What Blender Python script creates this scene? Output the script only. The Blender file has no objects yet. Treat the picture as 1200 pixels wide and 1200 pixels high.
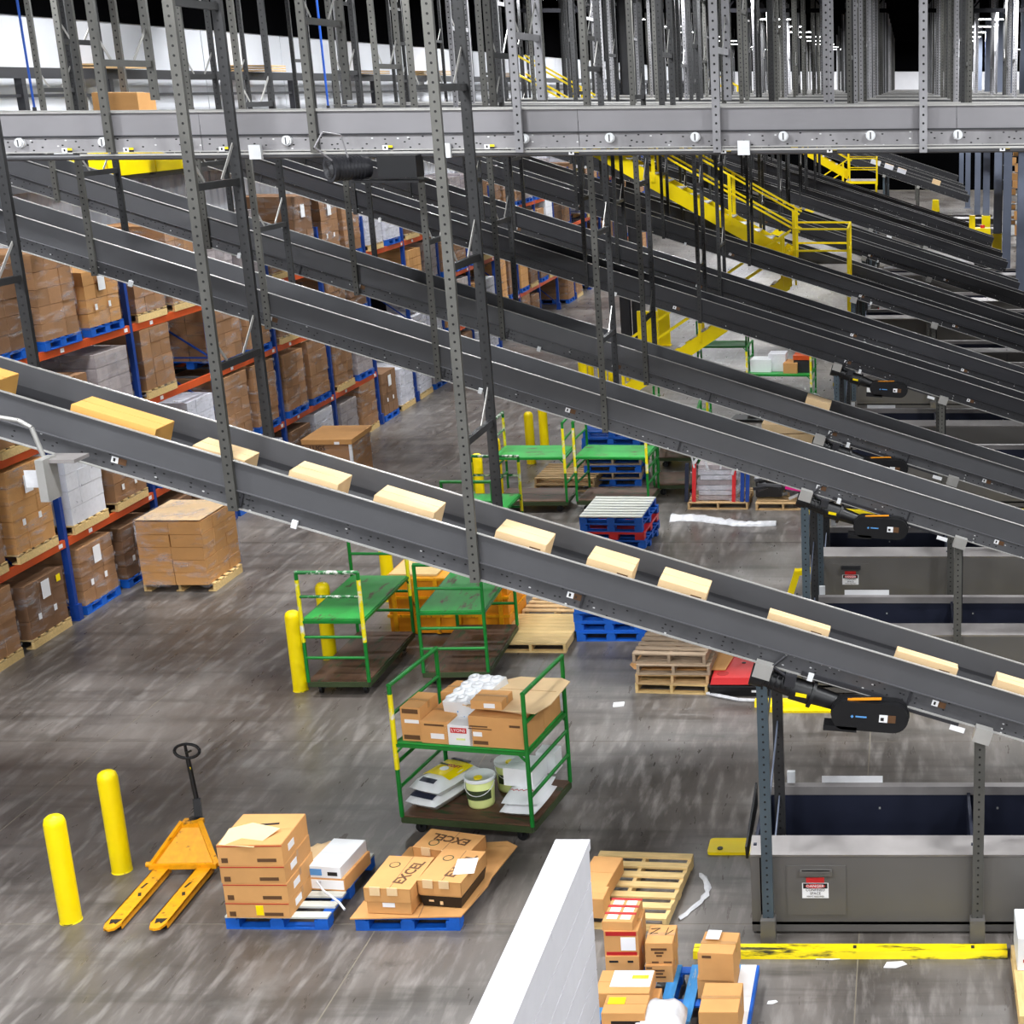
import bpy, bmesh, math, random
from mathutils import Vector, Matrix, Euler
S = bpy.context.scene
COL = S.collection
rnd = random.Random(7)
PI = math.pi
R = math.radians
# ------------------------------------------------------------------ camera
CAM_H = 7.8; FPX = 1746.0; PX0 = 1062.0; PY0 = 600.0
TH = math.atan(500.0 / FPX)
cd = bpy.data.cameras.new('camera'); cam = bpy.data.objects.new('camera', cd); COL.objects.link(cam)
cam.location = (0, 0, CAM_H); cam.rotation_euler = (PI / 2 - TH, 0, 0)
cd.sensor_width = 36; cd.lens = FPX / 1200 * 36; cd.shift_x = (600 - PX0) / 1200.0; cd.shift_y = 0
cd.clip_end = 400
S.camera = cam
# ------------------------------------------------------------------ world, exposure
w = bpy.data.worlds.new('world'); S.world = w; w.use_nodes = True
w.node_tree.nodes['Background'].inputs[0].default_value = (0.8, 0.87, 1, 1)
w.node_tree.nodes['Background'].inputs[1].default_value = 0.3
S.view_settings.view_transform = 'Standard'; S.view_settings.look = 'None'
S.view_settings.exposure = 0.62; S.view_settings.gamma = 1.0; S.view_settings.use_curve_mapping = False
LAMP_W = 290.0
LAMP_X = (-10.6, -5.2, 3.4, 8.6)
LAMP_Y = [-19.2 + 7.4 * i for i in range(18)] + [113.5]  # rows behind camera added as frontal fill, last row added for end wall

def ray(x, y):
    a = (x - PX0) / FPX; b = (y - PY0) / FPX
    return Vector((a, math.cos(TH) - b * math.sin(TH), -math.sin(TH) - b * math.cos(TH)))
def P(x, y, z=0.0, Y=None):
    """real point seen in direction (x, y): where it meets height z, or the plane at distance Y"""
    d = ray(x, y); t = (z - CAM_H) / d.z if Y is None else Y / d.y
    return Vector((d.x * t, d.y * t, CAM_H + d.z * t))

# ------------------------------------------------------------------ materials
def lin(c):
    return tuple(((v / 255.0) / 12.92 if v <= 10 else ((v / 255.0 + 0.055) / 1.055) ** 2.4) for v in c) + (1,)
class NT:
    def __init__(s, name):
        s.m = bpy.data.materials.new(name); s.m.use_nodes = True; s.t = s.m.node_tree
        s.b = s.t.nodes['Principled BSDF']
    def n(s, typ, **k):
        q = s.t.nodes.new(typ)
        for a, v in k.items():
            if a in q.inputs.keys(): q.inputs[a].default_value = v
            else: setattr(q, a, v)
        return q
    def l(s, a, b): s.t.links.new(a, b)
    def math(s, op, a, b=None, c=None):
        q = s.t.nodes.new('ShaderNodeMath'); q.operation = op
        for i, v in enumerate((a, b, c)):
            if v is None: continue
            if isinstance(v, (int, float)): q.inputs[i].default_value = v
            else: s.l(v, q.inputs[i])
        return q.outputs[0]
    def mix(s, f, a, b):
        q = s.t.nodes.new('ShaderNodeMix'); q.data_type = 'RGBA'
        for i, v in ((0, f), (6, a), (7, b)):
            if isinstance(v, (int, float, tuple)): q.inputs[i].default_value = v
            else: s.l(v, q.inputs[i])
        return q.outputs[2]
    def noise(s, scale, stretch=(1, 1, 1), rot=(0, 0, 0), detail=3, pos=False, off=True):
        if pos: c = s.n('ShaderNodeNewGeometry').outputs['Position']
        else: c = s.n('ShaderNodeTexCoord').outputs['Object']
        mp = s.n('ShaderNodeMapping'); mp.inputs['Scale'].default_value = stretch; mp.inputs['Rotation'].default_value = rot
        s.l(c, mp.inputs[0])
        q = s.n('ShaderNodeTexNoise', Scale=scale, Detail=detail, Roughness=0.6)
        if off and not pos:
            oi = s.n('ShaderNodeObjectInfo'); add = s.n('ShaderNodeVectorMath', operation='ADD')
            cb = s.n('ShaderNodeCombineXYZ')
            r = s.math('MULTIPLY', oi.outputs['Random'], 37.0)
            s.l(r, cb.inputs[0]); s.l(r, cb.inputs[1]); s.l(mp.outputs[0], add.inputs[0]); s.l(cb.outputs[0], add.inputs[1])
            s.l(add.outputs[0], q.inputs['Vector'])
        else: s.l(mp.outputs[0], q.inputs['Vector'])
        return q.outputs['Fac']
    def ramp(s, f, lo, hi):
        q = s.n('ShaderNodeMapRange'); q.inputs[1].default_value = lo; q.inputs[2].default_value = hi; s.l(f, q.inputs[0]); return q.outputs[0]
def plain(name, c, rough=0.5, metal=0.0, var=0.12, scale=6, dirt=None, dirt_lo=0.58, stretch=(1, 1, 1), bump=0.0, objvar=0.0, emit=None, spec=0.4):
    k = NT(name); col = lin(c); dark = tuple(v * (1 - var) for v in col[:3]) + (1,); lt = tuple(min(1, v * (1 + var)) for v in col[:3]) + (1,)
    f = k.noise(scale, stretch)
    o = k.mix(k.ramp(f, 0.3, 0.7), dark, lt)
    if objvar:
        oi = k.n('ShaderNodeObjectInfo')
        hs = k.n('ShaderNodeHueSaturation'); k.l(o, hs.inputs['Color'])
        k.l(k.math('MULTIPLY_ADD', oi.outputs['Random'], 2 * objvar, 1 - objvar), hs.inputs['Value'])
        o = hs.outputs[0]
    if dirt:
        g = k.noise(scale * 0.6 + 1.3, stretch, detail=5)
        o = k.mix(k.ramp(g, dirt_lo, dirt_lo + 0.1), o, lin(dirt))
    k.l(o, k.b.inputs['Base Color'])
    k.b.inputs['Roughness'].default_value = rough; k.b.inputs['Metallic'].default_value = metal
    k.b.inputs['Specular IOR Level'].default_value = spec
    if bump:
        bp = k.n('ShaderNodeBump', Strength=bump, Distance=0.01); k.l(f, bp.inputs['Height']); k.l(bp.outputs[0], k.b.inputs['Normal'])
    if emit:
        k.b.inputs['Emission Color'].default_value = lin(c); k.b.inputs['Emission Strength'].default_value = emit
    return k.m
def holed(name, c, mode, rough=0.5, metal=0.3):
    """painted steel with punched round holes; mode 'post' (a column of holes) or 'rail' (scattered bolt holes)"""
    k = NT(name); tc = k.n('ShaderNodeTexCoord').outputs['Object']; sp = k.n('ShaderNodeSeparateXYZ'); k.l(tc, sp.inputs[0])
    f = k.noise(4, (1, 1, 0.6)); col = lin(c)
    base = k.mix(k.ramp(f, 0.3, 0.7), tuple(v * 0.82 for v in col[:3]) + (1,), tuple(min(1, v * 1.18) for v in col[:3]) + (1,))
    oi = k.n('ShaderNodeObjectInfo'); hs = k.n('ShaderNodeHueSaturation'); k.l(base, hs.inputs['Color'])
    k.l(k.math('MULTIPLY_ADD', oi.outputs['Random'], 0.5, 0.75), hs.inputs['Value']); base = hs.outputs[0]
    if mode == 'post':
        z = k.math('MULTIPLY', k.math('SUBTRACT', k.math('FRACT', k.math('MULTIPLY', sp.outputs[2], 1 / 0.075)), 0.5), 0.075)
        d = k.math('SQRT', k.math('ADD', k.math('POWER', z, 2.0), k.math('POWER', k.math('ABSOLUTE', sp.outputs[0]), 2.0)))
        h = k.math('LESS_THAN', d, 0.0105)
        white = None
    else:
        v = k.n('ShaderNodeTexVoronoi', Scale=1.0); v.feature = 'F1'; v.voronoi_dimensions = '2D'
        cb = k.n('ShaderNodeCombineXYZ'); k.l(k.math('MULTIPLY', sp.outputs[0], 12.0), cb.inputs[0]); k.l(k.math('MULTIPLY', sp.outputs[2], 20.0), cb.inputs[1]); k.l(cb.outputs[0], v.inputs['Vector'])
        h = k.math('LESS_THAN', v.outputs['Distance'], 0.13)
        cs = k.n('ShaderNodeSeparateColor'); k.l(v.outputs['Color'], cs.inputs[0])
        white = k.math('GREATER_THAN', cs.outputs[0], 0.86)
        h = k.math('MULTIPLY', h, k.math('GREATER_THAN', cs.outputs[1], 0.45))
    hc = lin((14, 14, 14)) if white is None else k.mix(white, lin((14, 14, 14)), lin((215, 215, 215)))
    k.l(k.mix(h, base, hc), k.b.inputs['Base Color'])
    k.b.inputs['Roughness'].default_value = rough; k.b.inputs['Metallic'].default_value = metal
    return k.m
M = {}
M['steel'] = plain('grey_painted_steel', (88, 88, 91), 0.42, 0.15, 0.06, 1.5, spec=0.5)
M['steel_lt'] = plain('light_and_lit_steel', (138, 136, 139), 0.4, 0.15, 0.05, 1.5, spec=0.5)  # on the level conveyor: same steel paint, stronger light put into its colour
M['steel_dk'] = plain('dark_and_shaded_steel', (46, 46, 50), 0.45, 0.15, 0.08, 1.5, spec=0.5)  # on farther inclines: same steel paint with shade put into its colour
M['edge'] = plain('bare_and_lit_steel', (184, 182, 178), 0.35, 0.4, 0.1, 3)  # on conveyor lips this paints the light their edges catch
M['rail'] = holed('drilled_steel_rail', (84, 84, 87), 'rail')
M['rail_shaded'] = holed('drilled_shaded_rail', (48, 48, 51), 'rail')  # rail steel with shade put into its colour
M['post'] = holed('perforated_post_steel', (88, 87, 83), 'post')
M['post_dk'] = holed('perforated_dark_post', (50, 50, 51), 'post')
M['post_lt'] = holed('perforated_light_post', (148, 147, 150), 'post')
M['post_blue'] = holed('perforated_blue_grey_post', (70, 82, 90), 'post')
M['belt'] = plain('black_rubber_belt', (32, 32, 35), 0.6, 0, 0.1, 3)
M['black'] = plain('black_plastic', (22, 22, 24), 0.4, 0, 0.1, 3)
M['ceil'] = plain('black_roof', (7, 7, 8), 1.0, 0, 0.2, 0.4, spec=0.0)
M['white'] = plain('white_paint', (228, 227, 230), 0.5, 0, 0.03, 2)
M['wallwhite'] = plain('white_wall_panel', (220, 222, 228), 0.5, 0, 0.04, 0.7)
M['blockwhite'] = plain('white_painted_block', (206, 205, 210), 0.6, 0, 0.03, 6, bump=0.15, objvar=0.02)
M['yellow'] = plain('safety_yellow', (255, 224, 0), 0.38, 0, 0.04, 3)
M['yellow_worn'] = plain('worn_yellow_paint', (244, 218, 10), 0.5, 0, 0.06, 4, dirt=(60, 58, 30), dirt_lo=0.54, stretch=(0.6, 3, 3))
M['orangey'] = plain('orange_yellow_enamel', (232, 158, 12), 0.42, 0, 0.12, 14, dirt=(96, 64, 28), dirt_lo=0.6)
M['orange_plastic'] = plain('orange_plastic', (232, 146, 22), 0.45, 0, 0.1, 3)
M['rack_orange'] = plain('rack_orange', (205, 82, 34), 0.45, 0, 0.08, 2)
M['rack_blue'] = plain('rack_blue', (24, 62, 140), 0.45, 0, 0.08, 2)
M['green'] = plain('green_enamel', (20, 122, 44), 0.4, 0, 0.1, 5, dirt=(190, 200, 170), dirt_lo=0.68)
M['green_deck'] = plain('worn_green_deck', (48, 158, 68), 0.4, 0, 0.15, 1.6, dirt=(92, 66, 50), dirt_lo=0.57, stretch=(1, 3, 1))
M['brown_deck'] = plain('dirty_brown_deck', (92, 66, 50), 0.6, 0, 0.25, 3, dirt=(40, 66, 36), dirt_lo=0.55, stretch=(1, 4, 1))
M['wood'] = plain('pallet_pine', (205, 170, 122), 0.7, 0, 0.16, 5, stretch=(1, 6, 6), objvar=0.1)
M['wood_y'] = plain('fresh_yellow_pine', (222, 190, 130), 0.65, 0, 0.12, 5, stretch=(1, 6, 6), objvar=0.06)
M['wood_old'] = plain('weathered_pallet_wood', (168, 146, 122), 0.75, 0, 0.2, 5, stretch=(1, 6, 6), objvar=0.1)
M['wood_white'] = plain('pale_weathered_board', (205, 206, 196), 0.7, 0, 0.1, 5, stretch=(1, 6, 6), objvar=0.05)
M['blue'] = plain('pallet_blue', (18, 92, 190), 0.55, 0, 0.15, 5, dirt=(120, 140, 150), dirt_lo=0.68)
M['blue_top'] = plain('worn_blue_board', (60, 140, 205), 0.6, 0, 0.15, 5, dirt=(180, 185, 175), dirt_lo=0.6, stretch=(1, 5, 5))
M['red'] = plain('red_plastic', (206, 42, 44), 0.4, 0, 0.06, 4)
M['redprint'] = plain('red_print', (176, 30, 30), 0.5, 0, 0.1, 4)
M['kraft'] = plain('kraft_cardboard', (208, 154, 94), 0.75, 0, 0.05, 4, objvar=0.05)
M['kraft_lt'] = plain('light_kraft_cardboard', (228, 196, 150), 0.75, 0, 0.04, 4, objvar=0.03)
M['kraft_dk'] = plain('brown_cardboard', (164, 122, 84), 0.75, 0, 0.08, 3, objvar=0.14)
M['kraft_dk2'] = plain('dull_brown_cardboard', (132, 98, 70), 0.75, 0, 0.08, 3, objvar=0.14)
M['amber'] = plain('amber_cardboard', (226, 172, 92), 0.7, 0, 0.04, 4)
M['whitebox'] = plain('white_carton', (222, 222, 228), 0.6, 0, 0.05, 14, objvar=0.04, dirt=(110, 110, 125), dirt_lo=0.66)
M['silverbox'] = plain('wrapped_grey_carton', (172, 162, 160), 0.35, 0, 0.15, 6, objvar=0.12)
M['paper'] = plain('white_paper', (240, 240, 242), 0.6, 0, 0.01, 4)
M['ink'] = plain('black_ink', (28, 24, 22), 0.6, 0, 0.02, 4)
M['brownink'] = plain('brown_ink', (96, 66, 40), 0.6, 0, 0.05, 4)
M['tape'] = plain('packing_tape', (182, 136, 84), 0.3, 0, 0.04, 4)
M['plastic_white'] = plain('white_plastic', (232, 234, 236), 0.35, 0, 0.04, 4)
M['film'] = plain('white_film', (205, 205, 208), 0.25, 0, 0.12, 9, bump=0.6)
M['limey'] = plain('pale_lime_plastic', (222, 232, 150), 0.35, 0, 0.04, 4)
M['olive'] = plain('dark_green_label', (58, 70, 42), 0.5, 0, 0.1, 20)
M['cyan'] = plain('pale_blue_paint', (90, 150, 210), 0.5)
M['navy'] = plain('navy_lining', (36, 40, 58), 0.5, 0.1, 0.12, 1.5)
M['bin'] = plain('bin_grey_enamel', (98, 95, 92), 0.42, 0.1, 0.05, 0.8, spec=0.5)
M['binrim'] = plain('scuffed_bin_rim', (152, 147, 145), 0.4, 0.2, 0.12, 2.2)
M['column'] = plain('blue_grey_column', (108, 116, 134), 0.5, 0, 0.06, 1)
M['magenta'] = plain('magenta_film', (220, 30, 130), 0.4)
M['cord'] = plain('blue_cord', (16, 76, 170), 0.5)
M['lamp'] = plain('lamp_diffuser', (255, 255, 255), 0.5, emit=22.0, var=0)
def wrapmat():
    k = NT('clear_stretch_wrap'); t = k.t
    tr = k.n('ShaderNodeBsdfTransparent'); tr.inputs[0].default_value = (0.93, 0.93, 0.95, 1)
    gl = k.n('ShaderNodeBsdfGlossy'); gl.inputs['Roughness'].default_value = 0.3
    gl.inputs[0].default_value = (0.9, 0.9, 0.95, 1)
    mx = k.n('ShaderNodeMixShader'); f = k.noise(2.4, (1.0, 0.8, 3.4), (0.6, 0.3, 0), detail=4)
    bp = k.n('ShaderNodeBump', Strength=1.0, Distance=0.08); k.l(f, bp.inputs['Height']); k.l(bp.outputs[0], gl.inputs['Normal'])
    k.l(k.math('MULTIPLY', k.ramp(f, 0.5, 0.72), 0.4), mx.inputs[0]); k.l(tr.outputs[0], mx.inputs[1]); k.l(gl.outputs[0], mx.inputs[2])
    df = k.n('ShaderNodeBsdfDiffuse'); df.inputs[0].default_value = (0.78, 0.78, 0.82, 1); m2 = k.n('ShaderNodeMixShader'); m2.inputs[0].default_value = 0.6; k.l(gl.outputs[0], m2.inputs[1]); k.l(df.outputs[0], m2.inputs[2]); k.l(m2.outputs[0], mx.inputs[2])  # diffuse white paints highlights into the wrap streaks
    k.l(mx.outputs[0], t.nodes['Material Output'].inputs[0]); return k.m
M['wrap'] = wrapmat()
def floormat():
    k = NT('sealed_concrete')
    a = k.noise(0.5, (1.6, 0.45, 1), (0, 0, 0.6), 6, pos=True)
    b = k.noise(2.8, (2.8, 0.5, 1), (0, 0, 0.45), 8, pos=True)
    c = k.noise(0.2, (1, 1, 1), (0, 0, 0), 4, pos=True)
    d = k.noise(1.0, (0.3, 3.0, 1), (0, 0, 0.06), 8, pos=True)
    e = k.noise(0.9, (1, 1, 1), (0, 0, 0), 9, pos=True)
    g = k.noise(5.0, (1, 1, 1), (0, 0, 0), 6, pos=True)
    base = k.mix(k.ramp(a, 0.34, 0.66), lin((68, 63, 59)), lin((120, 114, 109)))
    base = k.mix(k.math('MULTIPLY', k.ramp(b, 0.5, 0.72), 0.6), base, lin((158, 152, 147)))
    base = k.mix(k.math('MULTIPLY', k.ramp(d, 0.5, 0.7), 0.7), base, lin((58, 55, 50)))
    base = k.mix(k.math('MULTIPLY', k.ramp(c, 0.5, 0.7), 0.45), base, lin((92, 80, 70)))
    base = k.mix(k.math('MULTIPLY', k.ramp(e, 0.57, 0.7), 0.32), base, lin((150, 147, 143)))
    base = k.mix(k.math('MULTIPLY', k.math('MULTIPLY', k.ramp(e, 0.42, 0.3), k.ramp(g, 0.5, 0.62)), 0.6), base, lin((40, 38, 34)))
    k.l(base, k.b.inputs['Base Color'])
    k.l(k.math('MULTIPLY_ADD', k.ramp(b, 0.3, 0.7), 0.25, 0.24), k.b.inputs['Roughness'])
    k.b.inputs['Specular IOR Level'].default_value = 0.5
    return k.m
M['floor'] = floormat()
M['joint'] = plain('joint_filler', (128, 120, 106), 0.7, 0, 0.1, 3)

# ------------------------------------------------------------------ mesh building
class MB:
    def __init__(s): s.v = []; s.f = []; s.mi = []; s.sm = []
    def add(s, vs, fs, mi=0, sm=False):
        b = len(s.v); s.v += [tuple(v) for v in vs]; s.f += [tuple(b + i for i in f) for f in fs]; s.mi += [mi] * len(fs); s.sm += [sm] * len(fs); return s
    def box(s, c, d, rz=0.0, mi=0, rot=None, top=None):
        """box with centre c and size d; top=(sx, sy) scales its upper face"""
        x, y, z = d[0] / 2, d[1] / 2, d[2] / 2; t = top or (1, 1)
        vs = [(-x, -y, -z), (x, -y, -z), (x, y, -z), (-x, y, -z), (-x * t[0], -y * t[1], z), (x * t[0], -y * t[1], z), (x * t[0], y * t[1], z), (-x * t[0], y * t[1], z)]
        m = rot if rot is not None else Matrix.Rotation(rz, 3, 'Z'); c = Vector(c)
        return s.add([m @ Vector(v) + c for v in vs], [(0, 3, 2, 1), (4, 5, 6, 7), (0, 1, 5, 4), (1, 2, 6, 5), (2, 3, 7, 6), (3, 0, 4, 7)], mi)
    def cyl(s, p0, p1, r, n=12, mi=0, r1=None, caps=True):
        p0 = Vector(p0); p1 = Vector(p1); d = (p1 - p0); q = d.to_track_quat('Z', 'Y').to_matrix(); r1 = r if r1 is None else r1
        vs = [p0 + q @ Vector((r * math.cos(2 * PI * i / n), r * math.sin(2 * PI * i / n), 0)) for i in range(n)] + \
             [p1 + q @ Vector((r1 * math.cos(2 * PI * i / n), r1 * math.sin(2 * PI * i / n), 0)) for i in range(n)]
        s.add(vs, [(i, (i + 1) % n, n + (i + 1) % n, n + i) for i in range(n)], mi, n > 6)
        if caps: s.add([vs[i] for i in range(n)][::-1], [tuple(range(n))], mi); s.add(vs[n:], [tuple(range(n))], mi)
        return s
    def tube(s, pts, r, n=8, mi=0):
        for a, b in zip(pts, pts[1:]): s.cyl(a, b, r, n, mi)
        return s
    def bar(s, p0, p1, wd, ht, mi=0, up=(0, 0, 1)):
        p0 = Vector(p0); p1 = Vector(p1); d = p1 - p0; L = d.length; d.normalize(); u = Vector(up)
        if abs(d.dot(u)) > 0.98: u = Vector((0, 1, 0))
        sd = u.cross(d).normalized(); u = d.cross(sd)
        return s.box((p0 + p1) / 2, (L, wd, ht), rot=Matrix((d, sd, u)).transposed(), mi=mi)
    def lathe(s, prof, n=16, mi=0, c=(0, 0, 0)):
        vs = []
        for (r, z) in prof: vs += [(c[0] + r * math.cos(2 * PI * i / n), c[1] + r * math.sin(2 * PI * i / n), c[2] + z) for i in range(n)]
        fs = [(j * n + i, j * n + (i + 1) % n, (j + 1) * n + (i + 1) % n, (j + 1) * n + i) for j in range(len(prof) - 1) for i in range(n)]
        return s.add(vs, fs, mi, True)
    def prism(s, poly, h0, h1, axis='y', mi=0):
        """extrude a 2-D outline; axis y: outline in x,z"""
        n = len(poly); f = (lambda a, b, h: (a, h, b)) if axis == 'y' else ((lambda a, b, h: (a, b, h)) if axis == 'z' else (lambda a, b, h: (h, a, b)))
        vs = [f(a, b, h0) for a, b in poly] + [f(a, b, h1) for a, b in poly]
        return s.add(vs, [tuple(range(n)), tuple(range(2 * n - 1, n - 1, -1))] + [(i, n + i, n + (i + 1) % n, (i + 1) % n) for i in range(n)], mi)
    def mesh(s, name, mats):
        me = bpy.data.meshes.new(name); me.from_pydata(s.v, [], s.f)
        for m in (mats if isinstance(mats, (list, tuple)) else [mats]): me.materials.append(m)
        me.polygons.foreach_set('material_index', s.mi); me.polygons.foreach_set('use_smooth', s.sm)
        bm = bmesh.new(); bm.from_mesh(me); bmesh.ops.recalc_face_normals(bm, faces=bm.faces); bm.to_mesh(me); bm.free()
        me.update(); return me
CACHE = {}
def cached(key, fn):
    if key not in CACHE: CACHE[key] = fn()
    return CACHE[key]
def link(name, me, parent=None, loc=(0, 0, 0), rot=(0, 0, 0)):
    o = bpy.data.objects.new(name, me); COL.objects.link(o); o.location = loc; o.rotation_euler = rot
    if parent is not None: o.parent = parent
    return o
def part(name, mb, mats, parent, loc=(0, 0, 0), rot=(0, 0, 0), label=None):
    o = link(name, mb.mesh(name, mats), parent, loc, rot)
    if label: o['label'] = label
    return o
def bx(name, d, mat, parent, loc=(0, 0, 0), rot=(0, 0, 0)):
    """a cached box part"""
    key = ('bx', name, tuple(round(v, 4) for v in d), mat)
    return link(name, cached(key, lambda: MB().box((0, 0, 0), d).mesh(name, M[mat])), parent, loc, rot)
def tag(o, label, cat, group=None):
    o['label'] = label; o['category'] = cat
    if group: o['group'] = group
    return o
def thing(name, label, cat, loc=(0, 0, 0), rz=0.0, group=None, rot=None):
    o = link(name, None, None, loc, rot if rot else (0, 0, rz)); return tag(o, label, cat, group)
def struct(o): o['kind'] = 'structure'; return o
KIDS = {}
def copy_tree(o, parent=None):
    c = o.copy(); COL.objects.link(c)
    if parent is not None: c.parent = parent
    for ch in list(o.children): copy_tree(ch, c)
    return c
def text(name, body, size, mat, parent, loc, rot=(0, 0, 0), sx=1.0, bold=0.0):
    cu = bpy.data.curves.new(name, 'FONT'); cu.body = body; cu.size = size; cu.align_x = 'CENTER'; cu.align_y = 'CENTER'; cu.extrude = 0.0008
    cu.resolution_u = 2; cu.offset = bold; cu.materials.append(M[mat]); tmp = bpy.data.objects.new('tmp', cu); me = bpy.data.meshes.new_from_object(tmp); me.name = name
    bpy.data.objects.remove(tmp); o = link(name, me, parent, loc, rot); o.scale = (sx, 1, 1); return o
ORD = ['first', 'second', 'third', 'fourth', 'fifth', 'sixth', 'seventh', 'eighth', 'ninth', 'tenth', 'eleventh', 'twelfth', 'thirteenth', 'fourteenth', 'fifteenth', 'sixteenth', 'seventeenth', 'eighteenth', 'nineteenth', 'twentieth', 'twenty-first', 'twenty-second', 'twenty-third', 'twenty-fourth']
# ------------------------------------------------------------------ the room
ROOF = 11.0; WX = -14.5; EX = 14.0; NY = -24.0; FY = 118.0
fl = struct(part('floor', MB().box(((WX + EX) / 2, (NY + FY) / 2, -0.0525), (EX - WX, FY - NY, 0.1)), M['joint'], None))
xs = [WX, -9.86, -5.1, -0.45, 4.25, 8.95, EX]; ys = [12.76 + 4.17 * i for i in range(-9, 26)]
for i in range(len(xs) - 1):
    for j in range(len(ys) - 1):
        dx = xs[i + 1] - xs[i]; dy = ys[j + 1] - ys[j]
        bx('slab', (dx - 0.012, dy - 0.012, 0.1), 'floor', fl, ((xs[i] + xs[i + 1]) / 2, (ys[j] + ys[j + 1]) / 2, -0.05))
# ribbed white metal wall behind the racks
pr = []; y = NY
while y < FY:
    pr += [(WX, y), (WX, y + 0.16), (WX + 0.035, y + 0.2), (WX + 0.035, y + 0.26)]; y += 0.3
mb = MB(); n = len(pr)
mb.add([(a, b, 0) for a, b in pr] + [(a, b, 6.3) for a, b in pr], [(i, i + 1, n + i + 1, n + i) for i in range(n - 1)])
mb.box((WX + 0.05, (NY + FY) / 2, 2.0), (0.06, FY - NY, 4.0), mi=1)  # dark sheet stands in for the shade behind the rack
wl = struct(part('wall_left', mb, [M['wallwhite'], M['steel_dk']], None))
mb = MB(); y = NY
while y < FY: mb.box((WX + 0.03, y + 2.0, 7.6), (0.06, 3.97, 2.6)); y += 4.0
o = part('upper_panel', mb, M['wallwhite'], wl); o['kind'] = 'stuff'
struct(part('wall_back', MB().box(((WX + EX) / 2, FY + 0.1, 7.9), (EX - WX, 0.2, 1.8)).box(((WX + EX) / 2, FY + 0.1, 9.9), (EX - WX, 0.2, 2.2), mi=1).box(((WX + EX) / 2, FY + 0.1, 3.5), (EX - WX, 0.2, 7.0), mi=1), [M['white'], M['ceil']], None))
struct(part('wall_right', MB().box((EX + 0.1, (NY + FY) / 2, ROOF / 2), (0.2, FY - NY, ROOF)), M['steel_dk'], None))
struct(part('wall_front', MB().box(((WX + EX) / 2, NY - 0.1, ROOF / 2), (EX - WX, 0.2, ROOF)), M['wallwhite'], None))
struct(part('ceiling', MB().box(((WX + EX) / 2, (NY + FY) / 2, ROOF + 0.1), (EX - WX, FY - NY, 0.2)).box((WX + 0.05, (NY + FY) / 2, 9.95), (0.14, FY - NY, 2.1)), M['ceil'], None))
for i in range(4):
    yy = 24 + i * 8.0; mb = MB().bar((WX, yy, 10.9), (EX, yy, 10.9), 0.12, 0.12).bar((WX, yy, 10.0), (EX, yy, 10.0), 0.12, 0.12)
    x = WX
    while x < EX - 1.0: mb.bar((x, yy, 10.0), (x + 0.75, yy, 10.9), 0.05, 0.05).bar((x + 0.75, yy, 10.9), (x + 1.5, yy, 10.0), 0.05, 0.05); x += 1.5
    struct(part('trim_1' if i == 0 else 'trim_%d' % (i + 1), mb, M['ceil'], None))
# mezzanine rail along the left wall
t = thing('mezzanine_rail', 'dark steel rail and posts along the white wall behind the hanger posts', 'rail', (WX + 0.5, 15, 6.3))
mb = MB().box((0, 42, 1.69), (0.12, 84, 0.17)); part('beam', mb, M['steel_dk'], t)
part('rail', MB().box((0, 42, 1.34), (0.05, 84, 0.05)), M['steel_dk'], t)
for i in range(32): bx('post', (0.12, 0.12, 1.62), 'steel_dk', t, (0, 1.4 + i * 2.7, 0.8))
part('floor_edge', MB().box((-0.1, 42, -0.06), (0.6, 84, 0.12)), M['steel'], t)
t = thing('guard_panel', 'long yellow steel guard panel on the mezzanine edge, top left, above the racks', 'guard', (WX + 0.83, 24.4, 6.24))
for i in range(3): bx('panel', (0.03, 1.65, 0.42), 'yellow', t, (0, 0.85 + i * 1.7, 0.26))
for i in range(4): bx('post', (0.08, 0.08, 0.5), 'steel_dk', t, (-0.06, i * 1.7, 0.25))
for i, (yy, zz, nn) in enumerate(((27.5, 8.08, 2), (33.4, 8.08, 3), (40.2, 8.08, 2), (46.0, 8.08, 3), (55.0, 8.08, 3))):
    t = thing('pallet', 'wooden pallet lying on the high dark rail by the wall, %s from the left' % ORD[i], 'pallet', (WX + 0.5, yy, zz), 0, 'pallets on the high rail')
    for k in range(nn): bx('board', (0.9, 1.1, 0.03), 'wood', t, (0, 0, 0.02 + k * 0.05))
# ------------------------------------------------------------------ lamps
for i, lx in enumerate(LAMP_X):
    for j, ly in enumerate(LAMP_Y):
        ld = cached('lampdata', lambda: bpy.data.lights.new('lamp', 'AREA'))
        ld.shape = 'RECTANGLE'; ld.size = 1.25; ld.size_y = 0.35; ld.energy = LAMP_W; ld.color = (0.95, 0.975, 1.0)
        t = thing('ceiling_light', 'white linear lamp under the black roof, %s row away, %s from the left' % (ORD[j], ORD[i]), 'lamp', (lx, ly, 10.3), 0, 'roof lamps')  # label also covers the added fill rows out of view
        bx('housing', (1.3, 0.42, 0.06), 'steel_lt', t, (0, 0, 0.05)); bx('diffuser', (1.2, 0.34, 0.02), 'lamp', t, (0, 0, 0.01))
        for sx in (-0.5, 0.5): bx('suspension_rod', (0.02, 0.02, 0.62), 'steel_dk', t, (sx, 0, 0.39))
        lo = bpy.data.objects.new('lamp', ld); COL.objects.link(lo); lo.parent = t; lo.location = (0, 0, -0.01); lo['kind'] = 'helper'
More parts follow.
